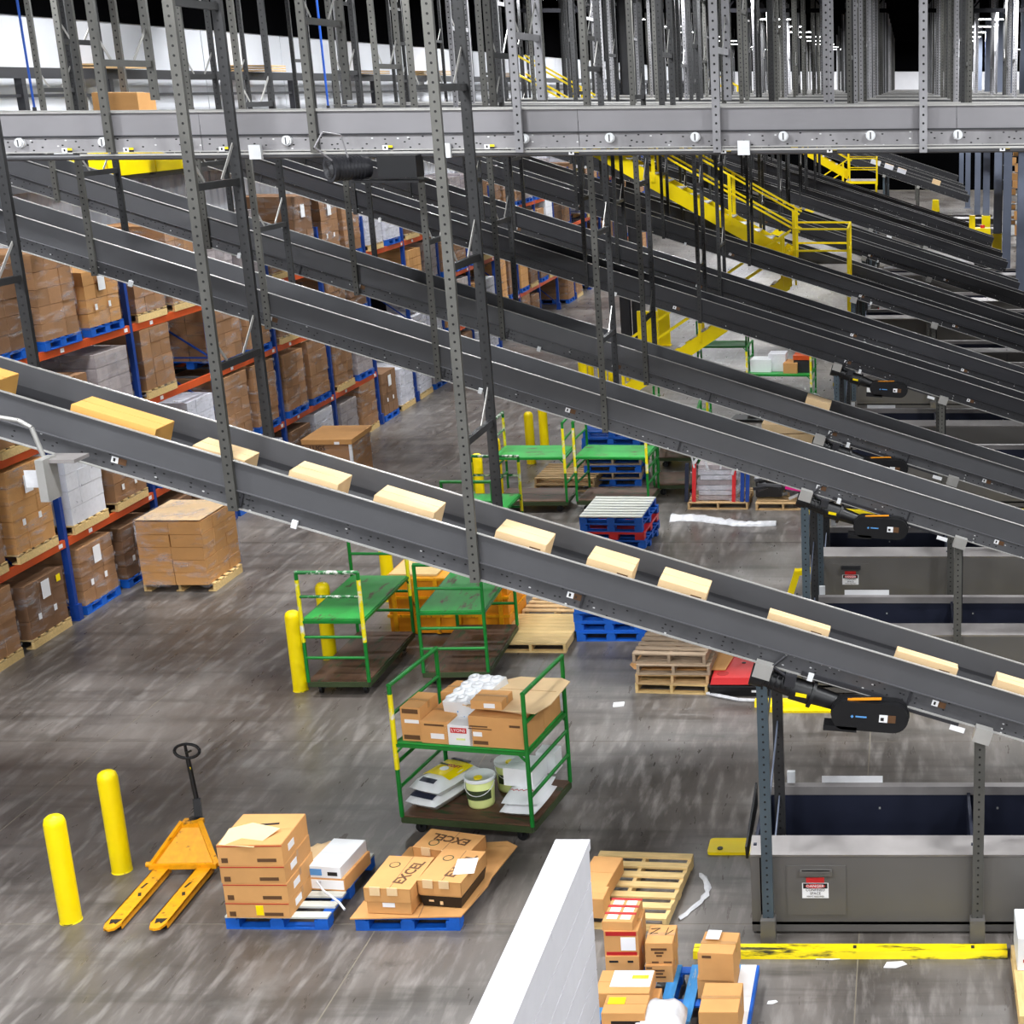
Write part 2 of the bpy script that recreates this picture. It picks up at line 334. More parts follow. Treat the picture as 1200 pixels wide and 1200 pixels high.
# ------------------------------------------------------------------ perforated posts and hangers
def post_mesh(L, mat, wd=0.07, dp=0.042):
    L = round(L, 2)
    return cached(('post', L, mat, wd), lambda: MB().box((0, 0, L / 2), (wd, 0.006, L)).box((-wd / 2 + 0.003, dp / 2, L / 2), (0.006, dp, L)).box((wd / 2 - 0.003, dp / 2, L / 2), (0.006, dp, L)).mesh('post', M[mat]))
def hanger(label, X, Yn, Yf, z0, z1, mat, group, seed=0, zf=None, rungs=None, wd=0.07, far=True, mat2=None):
    """two perforated posts, one in front of the other, tied by rungs and little diagonal straps"""
    t = thing('hanger_frame', label, 'hanger', (X, Yn, z0), 0, group); rr = random.Random(seed)
    link('post', post_mesh(z1 - z0, mat, wd), t)
    if far:
        zf = z0 if zf is None else zf
        link('post', post_mesh(z1 - zf, mat2 or mat, wd), t, (0, Yf - Yn, zf - z0))
        D = Yf - Yn
        if rungs is None:
            rungs = []; q = z0 + 0.9 + rr.random() * 0.9
            while q < z1 - 0.3: rungs.append(q); q += 1.1 + rr.random() * 0.9
        for q in rungs:
            bx('rung', (0.045, round(D, 2), 0.06), mat2 or mat, t, (0, D / 2, q - z0))
            key = ('strap', round(D, 1))
            link('strap', cached(key, lambda: MB().bar((0, D, 0.32), (0, D - 0.3, 0.03), 0.03, 0.006, up=(1, 0, 0)).mesh('strap', M['edge'])), t, (0, 0, q - z0))
            if Yn < 26: link('strap', cached(('s2', round(D, 1)), lambda: MB().bar((0, 0.02, 0.26), (0, 0.25, 0.03), 0.03, 0.006, up=(1, 0, 0)).mesh('strap', M['edge'])), t, (0, 0, q - z0))
    return t
# ------------------------------------------------------------------ inclined belt conveyors
SL = 0.320; AL = math.atan(SL); CA = math.cos(AL); ZA = 2.487; XA = 1.07; CW = 0.8
SA = [12.5, 21.5, 30.5, 39.5, 48.5, 57.5, 66.5]; SB = [18.4, 27.4, 36.4, 45.4, 54.4, 63.4]; SC = [88.0, 91.2, 95.5, 98.5, 107.6]
YS = sorted(SA + SB) + SC
def ztop(X): return ZA + SL * (XA - X)
S0 = -(XA + 13.3) / CA; S1 = (3.7 - XA) / CA; SLN = S1 - S0
def incl_meshes(dark):
    st, rl = ('steel_dk', 'rail_shaded') if dark else ('steel', 'rail')  # dark pair paints shade onto the same steel for farther inclines
    m = {}
    c = (S0 + S1) / 2
    m['side_guard'] = MB().box((c, 0, -0.128), (SLN, 0.005, 0.248)).mesh('side_guard', M[st])
    m['top_lip'] = MB().box((c, 0, 0), (SLN, 0.03, 0.008)).mesh('top_lip', M['edge'])  # paler lip puts the caught light into its colour
    m['side_rail'] = MB().box((c, 0, -0.334), (SLN, 0.006, 0.152)).mesh('side_rail', M[rl])
    m['seam_lip'] = MB().box((c, 0, -0.256), (SLN, 0.034, 0.008)).mesh('seam_lip', M[st])
    m['bottom_lip'] = MB().box((c, 0, -0.411), (SLN, 0.04, 0.008)).mesh('bottom_lip', M['edge'])
    m['belt'] = MB().box((c, CW / 2, -0.205), (SLN, CW - 0.03, 0.012)).mesh('belt', M['belt'])
    m['slider_pan'] = MB().box((c, CW / 2, -0.33), (SLN, CW - 0.03, 0.01)).mesh('slider_pan', M['steel_dk'])
    return m
IM = {False: incl_meshes(False), True: incl_meshes(True)}
def s_of(X): return (X - XA) / CA
def incline(i, Y, dark, label):
    t = thing('inclined_conveyor', label, 'conveyor', (XA, Y, ZA), rot=(0, AL, 0)); m = IM[dark]; k = Y < 50
    t['group'] = 'inclined belt conveyors'
    for yy, sg in ((0, -1), (CW, 1)):
        link('side_guard', m['side_guard'], t, (0, yy, 0)); link('side_rail', m['side_rail'], t, (0, yy, 0))
        if k:
            link('top_lip', m['top_lip'], t, (0, yy + sg * 0.012, 0)); link('seam_lip', m['seam_lip'], t, (0, yy + sg * 0.012, 0))
        else: link('top_lip', m['top_lip'], t, (0, yy + sg * 0.012, 0))
        link('bottom_lip', m['bottom_lip'], t, (0, yy + sg * 0.017, 0))
    link('belt', m['belt'], t); link('slider_pan', m['slider_pan'], t)
    if k:
        for q in range(5):
            sp = S0 + 1.9 + q * 3.05
            o = link('splice_plate', cached('splice', lambda: MB().box((0, 0, 0), (0.02, 0.02, 0.13)).box((-0.06, 0.003, 0.02), (0.014, 0.012, 0.014)).box((-0.06, 0.003, -0.03), (0.014, 0.012, 0.014)).box((0.06, 0.003, 0.02), (0.014, 0.012, 0.014)).box((0.06, 0.003, -0.03), (0.014, 0.012, 0.014)).mesh('splice_plate', M['steel_dk'])), t, (sp, -0.012, -0.334))
        for q in ([-8.2, -4.15, -0.75, 0.35] if Y < 13 else [-9.3, -5.5, -2.2, 0.2]):
            o = link('warning_label', cached('wlabel', lambda: MB().box((0, 0, 0), (0.06, 0.004, 0.055)).box((0.065, 0, 0), (0.07, 0.004, 0.055), mi=1).box((-0.004, -0.003, 0.0), (0.018, 0.002, 0.03), mi=2).mesh('warning_label', [M['paper'], M['brownink'], M['ink']])), t, (q, -0.006, -0.31))
        for q in (-11.0, -6.6, -1.9):
            link('junction_clip', cached('jclip', lambda: MB().box((0, 0, 0), (0.05, 0.03, 0.07)).mesh('junction_clip', M['plastic_white'])), t, (q, -0.03, -0.4))
    if Y < 29: drive(t, k)
    return t
def drive(t, k):
    """gear motor and black belt guard hung below the lower run"""
    g = part('belt_guard', capsule(), M['black'], t, (s_of(-0.17), -0.13, -0.54), (0, -R(13), 0))
    part('label_plate', MB().box((0, 0, 0), (0.075, 0.004, 0.07)).box((0.075, 0, 0), (0.07, 0.004, 0.07), mi=1).box((-0.01, -0.003, -0.005), (0.03, 0.002, 0.03), mi=2), [M['paper'], M['brownink'], M['ink']], g, (0.13, -0.083, 0.0))
    part('emblem', MB().prism([(-0.165, 0), (-0.15, 0.016), (-0.135, 0), (-0.15, -0.016)], -0.083, -0.0815).box((-0.07, -0.0825, 0.002), (0.1, 0.002, 0.014)), M['cyan'], g)
    part('warning_strip', MB().bar((-0.2, 0, 0.135), (0.1, 0, 0.165), 0.05, 0.006), M['orange_plastic'], g, (0, -0.02, 0.0))
    mo = part('gear_motor', MB().cyl((-0.98, 0, 0.06), (-0.86, 0, 0.05), 0.1, 20).cyl((-0.86, 0, 0.05), (-0.6, 0, 0.0), 0.085, 20).cyl((-0.6, 0, 0), (-0.42, 0, -0.02), 0.105, 20).cyl((-0.42, 0, -0.02), (-0.39, 0, -0.025), 0.13, 20).cyl((-0.39, 0, -0.025), (-0.14, 0, -0.06), 0.09, 20, r1=0.075), M['black'], t, (s_of(-0.3), 0.0, -0.5), (0, -R(6), 0))
    for q in range(5): part('cooling_fin', MB().cyl((-0.85 + q * 0.05, 0, 0.048), (-0.84 + q * 0.05, 0, 0.046), 0.1, 20), M['black'], mo)
    part('conduit_box', MB().box((-0.62, -0.08, 0.1), (0.1, 0.08, 0.1)).tube([(-0.66, -0.06, 0.12), (-0.8, -0.08, 0.2), (-0.7, -0.02, 0.3)], 0.014), M['steel_dk'], mo)
    part('rating_plate', MB().box((-0.5, -0.108, -0.01), (0.1, 0.003, 0.035)), M['yellow'], mo)
    part('take_up_arm', MB().bar((-0.55, -0.02, -0.4), (0.25, -0.02, -0.395), 0.03, 0.05).bar((0.35, -0.04, -0.43), (0.95, -0.04, -0.43), 0.02, 0.03), M['steel_dk'], t, (s_of(-0.3), 0, 0))
    part('tag_plate', MB().box((0.95, -0.05, -0.47), (0.14, 0.004, 0.05)), M['paper'], t, (s_of(-0.3), 0, 0))
def capsule():
    pts = []; a, b, r = -0.22, 0.22, 0.135
    for i in range(13): th = -PI / 2 + PI * i / 12; pts.append((b + r * math.cos(th), r * math.sin(th)))
    for i in range(13): th = PI / 2 + PI * i / 12; pts.append((a + r * 0.85 * math.cos(th), r * math.sin(th)))
    return MB().prism(pts, -0.08, 0.1).box((-0.25, 0.0, -0.13), (0.3, 0.16, 0.05)).prism([(x * 1.03, z * 1.05) for x, z in pts], 0.0, 0.02)
desc = {12.5: 'nearest and lowest long inclined conveyor, grey sides, carrying a line of cartons'}
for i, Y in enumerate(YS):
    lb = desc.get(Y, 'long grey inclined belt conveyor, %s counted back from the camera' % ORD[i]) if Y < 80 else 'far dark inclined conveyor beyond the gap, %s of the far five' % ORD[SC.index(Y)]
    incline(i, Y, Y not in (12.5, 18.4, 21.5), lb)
# hangers on the inclines
for i, Y in enumerate(YS):
    for j, X in enumerate((-3.8, -5.85, -7.9, -9.95, -12.0)):
        if Y == 12.5 and j > 3: continue
        if Y > 80 and j % 2: continue
        z0 = ztop(X) - 0.46
        hanger('perforated hanger carrying the %s incline from the camera, %s one up its slope' % (ORD[i], ORD[j]), X, Y - 0.05, Y + CW + 0.02, z0, ROOF,
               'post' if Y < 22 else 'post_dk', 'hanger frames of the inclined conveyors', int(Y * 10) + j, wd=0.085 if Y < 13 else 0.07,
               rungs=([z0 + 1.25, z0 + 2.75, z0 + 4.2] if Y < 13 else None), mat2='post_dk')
# floor supports below the low end of every incline
for i, Y in enumerate(YS):
    for j, X in enumerate((-1.3, 0.67)):
        z1 = ztop(X) - 0.47
        t = thing('conveyor_support', 'perforated floor stand under the %s incline from the camera, its %s one' % (ORD[i], ('upper left', 'lower right')[j]), 'support', (X, Y - 0.06, 0), 0, 'conveyor floor stands')
        wd = 0.1
        link('post', post_mesh(z1, 'post_blue' if j == 0 else 'post', wd, 0.06), t); link('post', post_mesh(z1 + 0.02, 'post_dk', wd, 0.06), t, (0.05, CW + 0.12, 0))
        part('cap_plate', MB().box((0.02, -0.02, z1 + 0.0), (0.16, 0.1, 0.14), rot=Matrix.Rotation(AL, 3, 'Y')), M['edge'], t)
        for q in (0, 1): bx('base_plate', (0.14, 0.12, 0.26), 'steel_dk' if q else 'bin', t, (0.03 * q, q * (CW + 0.14) - 0.0, 0.13))
        for q in range(3):
            if q * 0.8 + 1.1 < z1: part('brace', MB().bar((0.02, 0.04, 0.5 + q * 0.8), (0.05, CW + 0.12, 1.05 + q * 0.8 if q * 0.8 + 1.1 < z1 else z1 - 0.1), 0.012, 0.045), M['column'], t)
# ------------------------------------------------------------------ level conveyors and the forest of hangers above them
def level(label, Y, zt, near, tilt=0.0, XL=-13.6, XR=7.5):
    L = XR - XL; c = (XL + XR) / 2
    t = thing('level_conveyor', label, 'conveyor', (0, Y, zt), rot=(0, tilt, 0), group='level conveyors')
    if near:
        for k in range(6):
            x0 = XL + k * L / 6
            bx('side_guard', (round(L / 6 - 0.006, 3), 0.006, 0.2), 'steel_lt', t, (x0 + L / 12, 0, -0.11))
            bx('side_rail', (round(L / 6 - 0.006, 3), 0.006, 0.135), 'rail_lit', t, (x0 + L / 12, 0, -0.29))
        bx('top_lip', (L, 0.035, 0.012), 'edge', t, (c, -0.014, -0.003)); bx('seam_lip', (L, 0.03, 0.014), 'steel_dk', t, (c, -0.012, -0.217)); bx('bottom_lip', (L, 0.04, 0.01), 'edge', t, (c, -0.016, -0.36))
        part('lower_tube', MB().cyl((XL, -0.0, -0.405), (XR, -0.0, -0.405), 0.03, 10), M['steel'], t)
        for px in (24, 122, 220, 337, 615, 715, 815, 918, 1020, 1122):
            q = P(px, 162, Y=Y)
            h = part('idler_hub', MB().cyl((0, 0.0, 0), (0, -0.04, 0), 0.045, 18).cyl((0, -0.04, 0), (0, -0.06, 0), 0.035, 18), M['plastic_white'], t, (q.x, 0, -0.27))
            part('hub_slot', MB().box((0, -0.061, 0), (0.012, 0.004, 0.06)), M['steel'], h)
        for px in (78, 150, 262, 453, 572, 670, 848, 972, 1174):
            q = P(px, 178, Y=Y)
            part('warning_label', MB().box((0, 0, 0), (0.05, 0.004, 0.04)).box((0.048, 0, 0.009), (0.044, 0.004, 0.02), mi=1).box((0.048, 0, -0.011), (0.044, 0.004, 0.018), mi=2).box((0, -0.003, 0), (0.016, 0.002, 0.022), mi=2), [M['paper'], M['yellow_worn'], M['ink']], t, (q.x, -0.035, -0.34 if px < 600 else -0.4))
        for px in (302, 523, 872):
            q = P(px, 178, Y=Y); part('junction_box', MB().box((0, 0, 0), (0.11, 0.05, 0.13)), M['plastic_white'], t, (q.x, -0.05, -0.37))
        part('cable_tray', MB().box((-3.2, -0.03, -0.385), (9.0, 0.03, 0.02)), M['edge'], t)
    else:
        bx('side_guard', (L, 0.006, 0.34), 'steel', t, (c, 0, -0.19)); bx('top_lip', (L, 0.035, 0.012), 'edge', t, (c, -0.01, 0))
    bx('side_panel', (L, 0.006, 0.36), 'steel', t, (c, 0.85, -0.18)); bx('top_lip', (L, 0.035, 0.012), 'edge', t, (c, 0.86, 0))
    bx('belt', (L, 0.8, 0.012), 'belt', t, (c, 0.42, -0.13)); bx('slider_pan', (L, 0.8, 0.01), 'steel_dk', t, (c, 0.42, -0.33))
    return t
M['rail_lit'] = holed('drilled_lit_rail', (148, 146, 148), 'rail')  # rail steel with stronger light put into its colour
h1 = level('light grey level belt conveyor crossing the whole picture, white hubs on its side', 14.3, 7.625, True, -0.0085)
# motor slung under it
q = P(430, 195, Y=14.3); mo = part('drive_motor', MB().cyl((-0.3, -0.0, 0), (0.0, -0.0, 0), 0.105, 24).cyl((-0.33, 0, 0), (-0.3, 0, 0), 0.12, 24).cyl((0, 0, 0), (0.05, 0, 0), 0.095, 24), M['steel_dk'], h1, (q.x, -0.12, q.z - 7.625 + 0.04), (0, 0, R(48)))
for k in range(8): part('cooling_fin', MB().cyl((-0.28 + k * 0.035, 0, 0), (-0.272 + k * 0.035, 0, 0), 0.112, 20), M['steel_dk'], mo)
part('gear_case', MB().box((0.2, 0.02, 0.01), (0.36, 0.22, 0.2)).box((0.1, 0.0, -0.125), (0.62, 0.3, 0.02)), M['black'], mo, (0.1, -0.1, 0), (0, 0, -R(48)))
part('fan_grille', MB().cyl((-0.331, 0, 0), (-0.336, 0, 0), 0.085, 20), M['black'], mo)
for k in range(6): part('grille_ring', MB().tube([(-0.338, (0.02 + 0.013 * k) * math.cos(a), (0.02 + 0.013 * k) * math.sin(a)) for a in [2 * PI * i / 16 for i in range(17)]], 0.002, 4), M['steel'], mo)
part('conduit', MB().tube([(-0.35, -0.1, 0.08), (-0.5, -0.1, 0.2), (-0.42, -0.12, 0.33), (-0.25, -0.12, 0.3), (-0.2, -0.12, 0.1)], 0.008), M['steel_lt'], mo)
HR = [16.6, 19.6, 23.2, 26.0, 29.2, 32.0, 34.4, 36.9, 41.0, 44.2, 47.5, 51.0, 55.0, 59.0, 63.5, 68, 73, 78.5, 84, 90, 96.8, 103, 110]
for i, Y in enumerate(HR):
    level('grey level conveyor under the hanger posts, %s row behind the light grey one' % ORD[i], Y, 7.52 - 0.12 * (i % 3 == 1), False, XL=-13.6 if i == 0 else -8.6)
for j, px in enumerate((127, 367, 608, 840, 1082)):
    q = P(px, 150, Y=14.25)
    hanger('grey perforated hanger post in front of the light grey level conveyor, %s from the left' % ORD[j], q.x, 14.22, 15.2, 7.2, ROOF, 'post_lt' if j > 1 else 'post', 'hangers of the light grey level conveyor', j + 90, zf=7.66, wd=0.072,
           rungs=([8.0 + (j * 0.37) % 0.5, 9.3] if j < 4 else []))
mats = ['post', 'post_dk', 'post_lt', 'post_lt', 'post']
for i, Y in enumerate(HR):
    XS = [-0.85 - 1.95 * k for k in range(7)] + [0.95 + 1.95 * k for k in range(4)]
    for j, X in enumerate(XS):
        if j > 6 and Y < 22: continue
        if j in (5, 6) and i > 0 or j == 4 and 17 < Y < 40: continue
        if Y < 20 and j < 7 and (i + j) % 2: continue
        rr = random.Random(i * 31 + j); X2 = X + (0 if j in (0, 7) else rr.uniform(-0.35, 0.35))
        hanger('slim hanger frame above the %s rear level conveyor, %s' % (ORD[i], ('%s left of the corridor' % ORD[j] if j < 7 else '%s right of the corridor' % ORD[j - 7])), X2, Y - 0.03, Y + 0.88, 7.15, ROOF, mats[rr.randrange(5)], 'forest of hanger frames above the level conveyors', i * 50 + j,
               rungs=[8.0 + rr.random() * 1.2, 9.6 + rr.random() * 0.9] if Y < 60 else [8.6 + rr.random()], mat2=mats[rr.randrange(5)])
for j, (px, Y) in enumerate(((30, 16.2), (378, 17.5), (480, 21))):
    q = P(px, 60, Y=Y); t = thing('air_line', 'blue cord hanging from the roof, %s from the left' % ORD[j], 'cord', (q.x, Y, 7.5), 0, 'blue cords')
    part('cord', MB().cyl((0, 0, 0), (-0.02, 0, 3.4), 0.012, 6), M['cord'], t)
    part('coupling', MB().cyl((0, 0, 0), (0, 0, 0.08), 0.02, 8), M['steel_dk'], t)
t = thing('storage_carton', 'brown cartons lying on the level conveyor behind the light grey one, upper left', 'box', (P(146, 120, Y=17.2).x, 17.2, 7.4))
part('carton', MB().box((0, 0, 0.16), (0.5, 0.4, 0.32)), M['kraft'], t); part('flap', MB().box((0.0, -0.1, 0.325), (0.48, 0.18, 0.008)), M['kraft_lt'], t)
part('label_sticker', MB().box((0.15, -0.203, 0.1), (0.12, 0.003, 0.06)), M['paper'], t)
# ------------------------------------------------------------------ chute bins at the low ends
BY = [12.58, 18.4, 21.8, 27.5, 30.9, 36.6, 40.0, 46.0, 50.0, 57.0, 76.0, 82.0]
for i, Y in enumerate(BY):
    t = thing('chute_bin', 'long grey steel chute bin with pale rim and navy lining, %s from the camera' % ORD[i], 'bin', (-1.47, Y, 0), 0, 'chute bins')
    L = 6.2; zt = 0.92; D = 1.22
    for k, (a, b) in enumerate(((0.0, 0.09), (0.1, 2.14), (2.15, 4.2), (4.21, 6.2))):
        fp = part('front_panel', MB().box(((a + b) / 2, 0.01, 0.425), (b - a - 0.004, 0.02, 0.79)), M['bin'], t)
        if k == 1:
            d = part('access_door', MB().box((0, 0, 0), (0.56, 0.012, 0.52)), M['bin'], t, (0.62, -0.004, 0.475))
            part('handle', MB().box((0, -0.03, 0), (0.3, 0.045, 0.05)).box((0, -0.045, 0.018), (0.26, 0.03, 0.014)), M['steel_dk'] if i else M['bin'], d, (0, 0, 0.2))
            part('red_tag', MB().box((0, -0.008, 0), (0.17, 0.003, 0.055)), M['red'], d, (-0.01, 0, 0.11))
            s = part('danger_sign', MB().box((0, -0.008, 0), (0.25, 0.003, 0.16)), M['paper'], d, (-0.01, 0, -0.0))
            if i < 3:
                d2 = part('sign_header', MB().box((0, -0.011, 0.05), (0.23, 0.003, 0.052)), M['ink'], d, (-0.01, 0, 0)); d2.name = 'sign_header'
                part('sign_oval', MB().prism([(0.095 * math.cos(a * PI / 8), 0.05 + 0.021 * math.sin(a * PI / 8)) for a in range(16)], -0.016, -0.0125), M['red'], d, (-0.01, 0, 0))
                text('lettering', 'DANGER', 0.042, 'paper', d, (-0.01, -0.0165, 0.05), (R(90), 0, 0), 1.0)
                text('lettering', 'CONFINED\nSPACE', 0.036, 'ink', d, (-0.01, -0.011, -0.012), (R(90), 0, 0))
                text('lettering', 'PERMIT REQUIRED', 0.02, 'ink', d, (-0.01, -0.011, -0.062), (R(90), 0, 0))
    part('front_rim', MB().prism([(-0.01, 0.85), (0.22, 0.93), (0.22, 0.9), (0.01, 0.81)], 0, L, 'x'), M['binrim'], t)
    part('rear_rim', MB().box((L / 2, D, zt + 0.0), (L, 0.1, 0.09)), M['binrim'], t)
    part('rear_panel', MB().box((L / 2, D - 0.02, 0.5), (L, 0.02, 0.82)), M['navy'], t)
    part('lining', MB().box((L / 2, 0.2, 0.5), (L, 0.02, 0.78)), M['navy'], t)
    part('floor_pan', MB().box((L / 2, D / 2, 0.12), (L, D, 0.03)), M['steel_dk'], t)
    for a in (0.04, 2.1, 4.2): part('divider', MB().prism([(0.0, 0.1), (D, 0.1), (D, zt - 0.02), (0.1, zt - 0.02)], a - 0.015, a + 0.015, 'x'), M['navy'], t)
    for a in (0.2, 1.2, 2.4, 3.6): bx('bolt', (0.02, 0.01, 0.02), 'edge', t, (a, D - 0.035, 0.72))
    part('side_curtain', MB().prism([(0.1, 0.75), (D * 0.9, 0.8), (D * 0.9, 1.05), (0.05, 0.9)], -0.05, -0.03, 'x'), M['black'], t)
    part('card_plate', MB().box((0.92, D + 0.05, zt + 0.07), (0.62, 0.01, 0.09)), M['paper'], t)
    part('sensor_box', MB().box((0.3, D + 0.03, zt + 0.12), (0.08, 0.05, 0.12)), M['plastic_white'], t)
    for a in (0.02, 2.13, 4.2, 6.1): bx('leg', (0.12, 0.1, 0.1), 'steel_dk', t, (a + 0.05, 0.08, 0.05)); bx('leg', (0.12, 0.1, 0.1), 'steel_dk', t, (a + 0.05, D - 0.08, 0.05))
    if Y < 60:
        kb = thing('floor_guard', 'scuffed yellow kerb on the floor before the %s chute bin from the camera' % ORD[i], 'kerb', (-1.98, Y - 0.34, 0), 0, 'yellow kerbs')
        part('guard_rail', MB().prism([(-0.085, 0), (0.085, 0), (0.065, 0.07), (-0.065, 0.07)], 0, 2.92 if i == 0 else 5.5, 'x'), M['yellow_worn'], kb)
        for a in (0.3, 1.5, 2.6): bx('anchor_bolt', (0.03, 0.03, 0.02), 'steel_dk', kb, (a, 0, 0.075))
t = thing('floor_plate', 'bright yellow rounded floor plate poking out behind the near bin', 'plate', (-1.87, 14.26, 0))
pts = [(-0.19 + 0.04 * math.cos(a), 0.12 + 0.04 * math.sin(a)) for a in (PI / 2, PI * 0.75, PI)] + [(-0.19 + 0.04 * math.cos(a), -0.12 + 0.04 * math.sin(a)) for a in (PI, PI * 1.25, PI * 1.5)] + [(0.6, -0.16), (0.6, 0.16)]
part('plate', MB().prism(pts, 0.0, 0.03, 'z'), M['yellow'], t); part('anchor', MB().cyl((-0.1, -0.08, 0.03), (-0.1, -0.08, 0.045), 0.03, 8), M['steel_dk'], t)
for j, (px, py) in enumerate(((934, 690), (938, 672))):
    q = P(px, py + 10); t = thing('barrier_post', 'short yellow steel barrier left of the second chute bin, %s' % ('leaning front one' if j == 0 else 'upright rear one'), 'barrier', (q.x, q.y, 0))
    if j == 0: part('leg', MB().bar((-0.12, 0, 0), (0.02, 0, 0.45), 0.16, 0.1), M['yellow'], t); part('arm', MB().bar((0, 0, 0.42), (0.5, 0, 0.47), 0.14, 0.08), M['yellow'], t)
    else: part('leg', MB().bar((0.25, 0, 0), (0.25, 0, 0.35), 0.1, 0.1), M['yellow'], t); part('foot', MB().box((0.25, 0, 0.02), (0.3, 0.2, 0.04)), M['yellow'], t)
# cartons riding on the conveyors
def rider(Y, px0, px1, h, d, mat, label, n, off=0.06, lettered=False, rz=0.0):
    pa, pb = [P(p, 0, Y=1) for p in (px0, px1)]
    # solve X on the belt line for both picture edges
    def solve(px):
        X = -3.0
        for _ in range(30):
            z = ztop(X) - 0.2; Dp = (Y + 0.3) * math.cos(TH) + (CAM_H - z) * math.sin(TH); X = (px - PX0) / FPX * Dp
        return X
    a, b = s_of(solve(px0)), s_of(solve(px1)); L = max(0.12, (b - a))
    root = thing('carton', label, 'box', (XA, Y, ZA), rot=(0, AL, 0), group='cartons riding the inclined conveyors')
    c = ((a + b) / 2, off + d / 2, -0.199 + h / 2)
    root.location = (Matrix.Translation((XA, Y, ZA)) @ Matrix.Rotation(AL, 4, 'Y') @ Vector(c)); root.rotation_euler = (0, AL, 0)
    part('body', MB().box((0, 0, 0), (L, d, h), rz=rz), M[mat], root)
    part('flap', MB().box((0, -d * 0.25 - 0.002, h / 2 + 0.002), (L - 0.004, d / 2 - 0.006, 0.005), rz=rz).box((0, d * 0.25 + 0.002, h / 2 + 0.002), (L - 0.004, d / 2 - 0.006, 0.005), rz=rz), M['kraft_lt'] if mat != 'amber' else M['amber'], root)
    if lettered: part('label_print', MB().box((L * 0.3, -d / 2 - 0.002, h * 0.22), (0.1, 0.002, 0.04)), M['brownink'], root)
    return root
spec = [(-40, 14, 0.22, 0.4, 'amber', 'end of an amber carton at the left picture border'), (104, 201, 0.235, 0.34, 'amber', 'long amber carton on the nearest incline, largest of its cartons'),
        (244, 304, 0.195, 0.3, 'kraft_lt', 'flat pale carton barely showing above the conveyor side'), (354, 410, 0.228, 0.34, 'kraft_lt', 'pale carton just right of the flat one on the nearest incline'),
        (451, 520, 0.235, 0.34, 'kraft_lt', 'pale carton under the crossing hanger posts on the nearest incline'), (590, 648, 0.243, 0.36, 'kraft_lt', 'first carton to the right of the hanger foot on the nearest incline'),
        (695, 747, 0.243, 0.36, 'kraft_lt', 'second carton to the right of the hanger foot on the nearest incline'), (777, 832, 0.243, 0.36, 'kraft_lt', 'third carton to the right of the hanger foot on the nearest incline'),
        (903, 973, 0.24, 0.12, 'kraft_lt', 'carton above the gear motor on the nearest incline, printed side up'), (1050, 1120, 0.24, 0.12, 'kraft_lt', 'carton above the right floor stand on the nearest incline'),
        (1165, 1230, 0.25, 0.2, 'kraft_lt', 'carton with a rolled edge at the right picture border')]
for k, (a, b, h, d, m, l) in enumerate(spec): rider(12.5, a, b, h, d, m, l, k, lettered=(k > 4))
rider(21.5, 945, 973, 0.28, 0.3, 'kraft_lt', 'pale flat carton on the third inclined conveyor', 0)
for k, (a, b) in enumerate(((1020, 1031), (1036, 1046), (1051, 1061), (1092, 1101))): rider(88.0, a, b, 0.45, 0.5, 'kraft_lt' if k == 3 else 'whitebox', 'small parcel on the first far conveyor beyond the gap, %s from the left' % ORD[k], k)
# ------------------------------------------------------------------ pallets
def pallet(label, x, y, z=0.0, rz=0.0, kind='wood', w=1.0, d=1.22, n=7, group=None, top=None, parts=True, parent=None, h=0.14, bw=None):
    """deck boards run along x, stringers or blocks along y; (x, y) is its centre"""
    if parent is None: t = thing('pallet', label, 'pallet', (x, y, z), rz, group)
    else: t = parent
    bm = {'wood': 'wood', 'blue': 'blue', 'old': 'wood_old', 'yellow': 'wood_y', 'white': 'wood_white'}[kind]; tm = top or bm
    bw = bw or 0.1
    for k in range(n):
        yy = -d / 2 + bw / 2 + k * (d - bw) / (n - 1)
        if parts: bx('deck_board', (w, bw, 0.02), tm, t, (0, yy, h - 0.01))
    if kind in ('blue', 'white'):
        for a in (-1, 0, 1):
            bx('stringer_board', (0.1, d, 0.018), 'blue', t, (a * (w / 2 - 0.05), 0, h - 0.03))
            for b in (-1, 0, 1): bx('block', (0.13, 0.14, h - 0.058), 'blue', t, (a * (w / 2 - 0.066), b * (d / 2 - 0.07), (h - 0.058) / 2 + 0.02))
        for b in (-1, 0, 1): bx('bottom_board', (w, 0.11, 0.02), 'blue' if kind == 'blue' else 'wood_white', t, (0, b * (d / 2 - 0.056), 0.01))
    else:
        for a in (-1, 0, 1): bx('stringer', (0.038, d, h - 0.042), bm, t, (a * (w / 2 - 0.02), 0, h / 2))
        for b in (-1, 0, 1): bx('bottom_board', (w, 0.1, 0.02), bm, t, (0, b * (d / 2 - 0.05), 0.01))
    return t
def rack_pallet_mesh(kind):
    m = MB(); w, d, h = 1.15, 1.0, 0.14     # here x = depth into the rack, y = along the aisle
    for k in range(5): m.box((0, -d / 2 + 0.06 + k * (d - 0.12) / 4, h - 0.01), (w, 0.12, 0.02))
    for a in (-1, 0, 1):
        if kind == 'blue':
            for b in (-1, 0, 1): m.box((a * (w / 2 - 0.07), b * (d / 2 - 0.07), 0.065), (0.14, 0.14, 0.09))
            m.box((a * (w / 2 - 0.07), 0, h - 0.03), (0.12, d, 0.018))
        else: m.box((a * (w / 2 - 0.02), 0, 0.065), (0.04, d, 0.09))
        m.box((a * (w / 2 - 0.06), 0, 0.01), (0.12, d, 0.02))
    return m.mesh('pallet', M['blue' if kind == 'blue' else 'wood_y'])
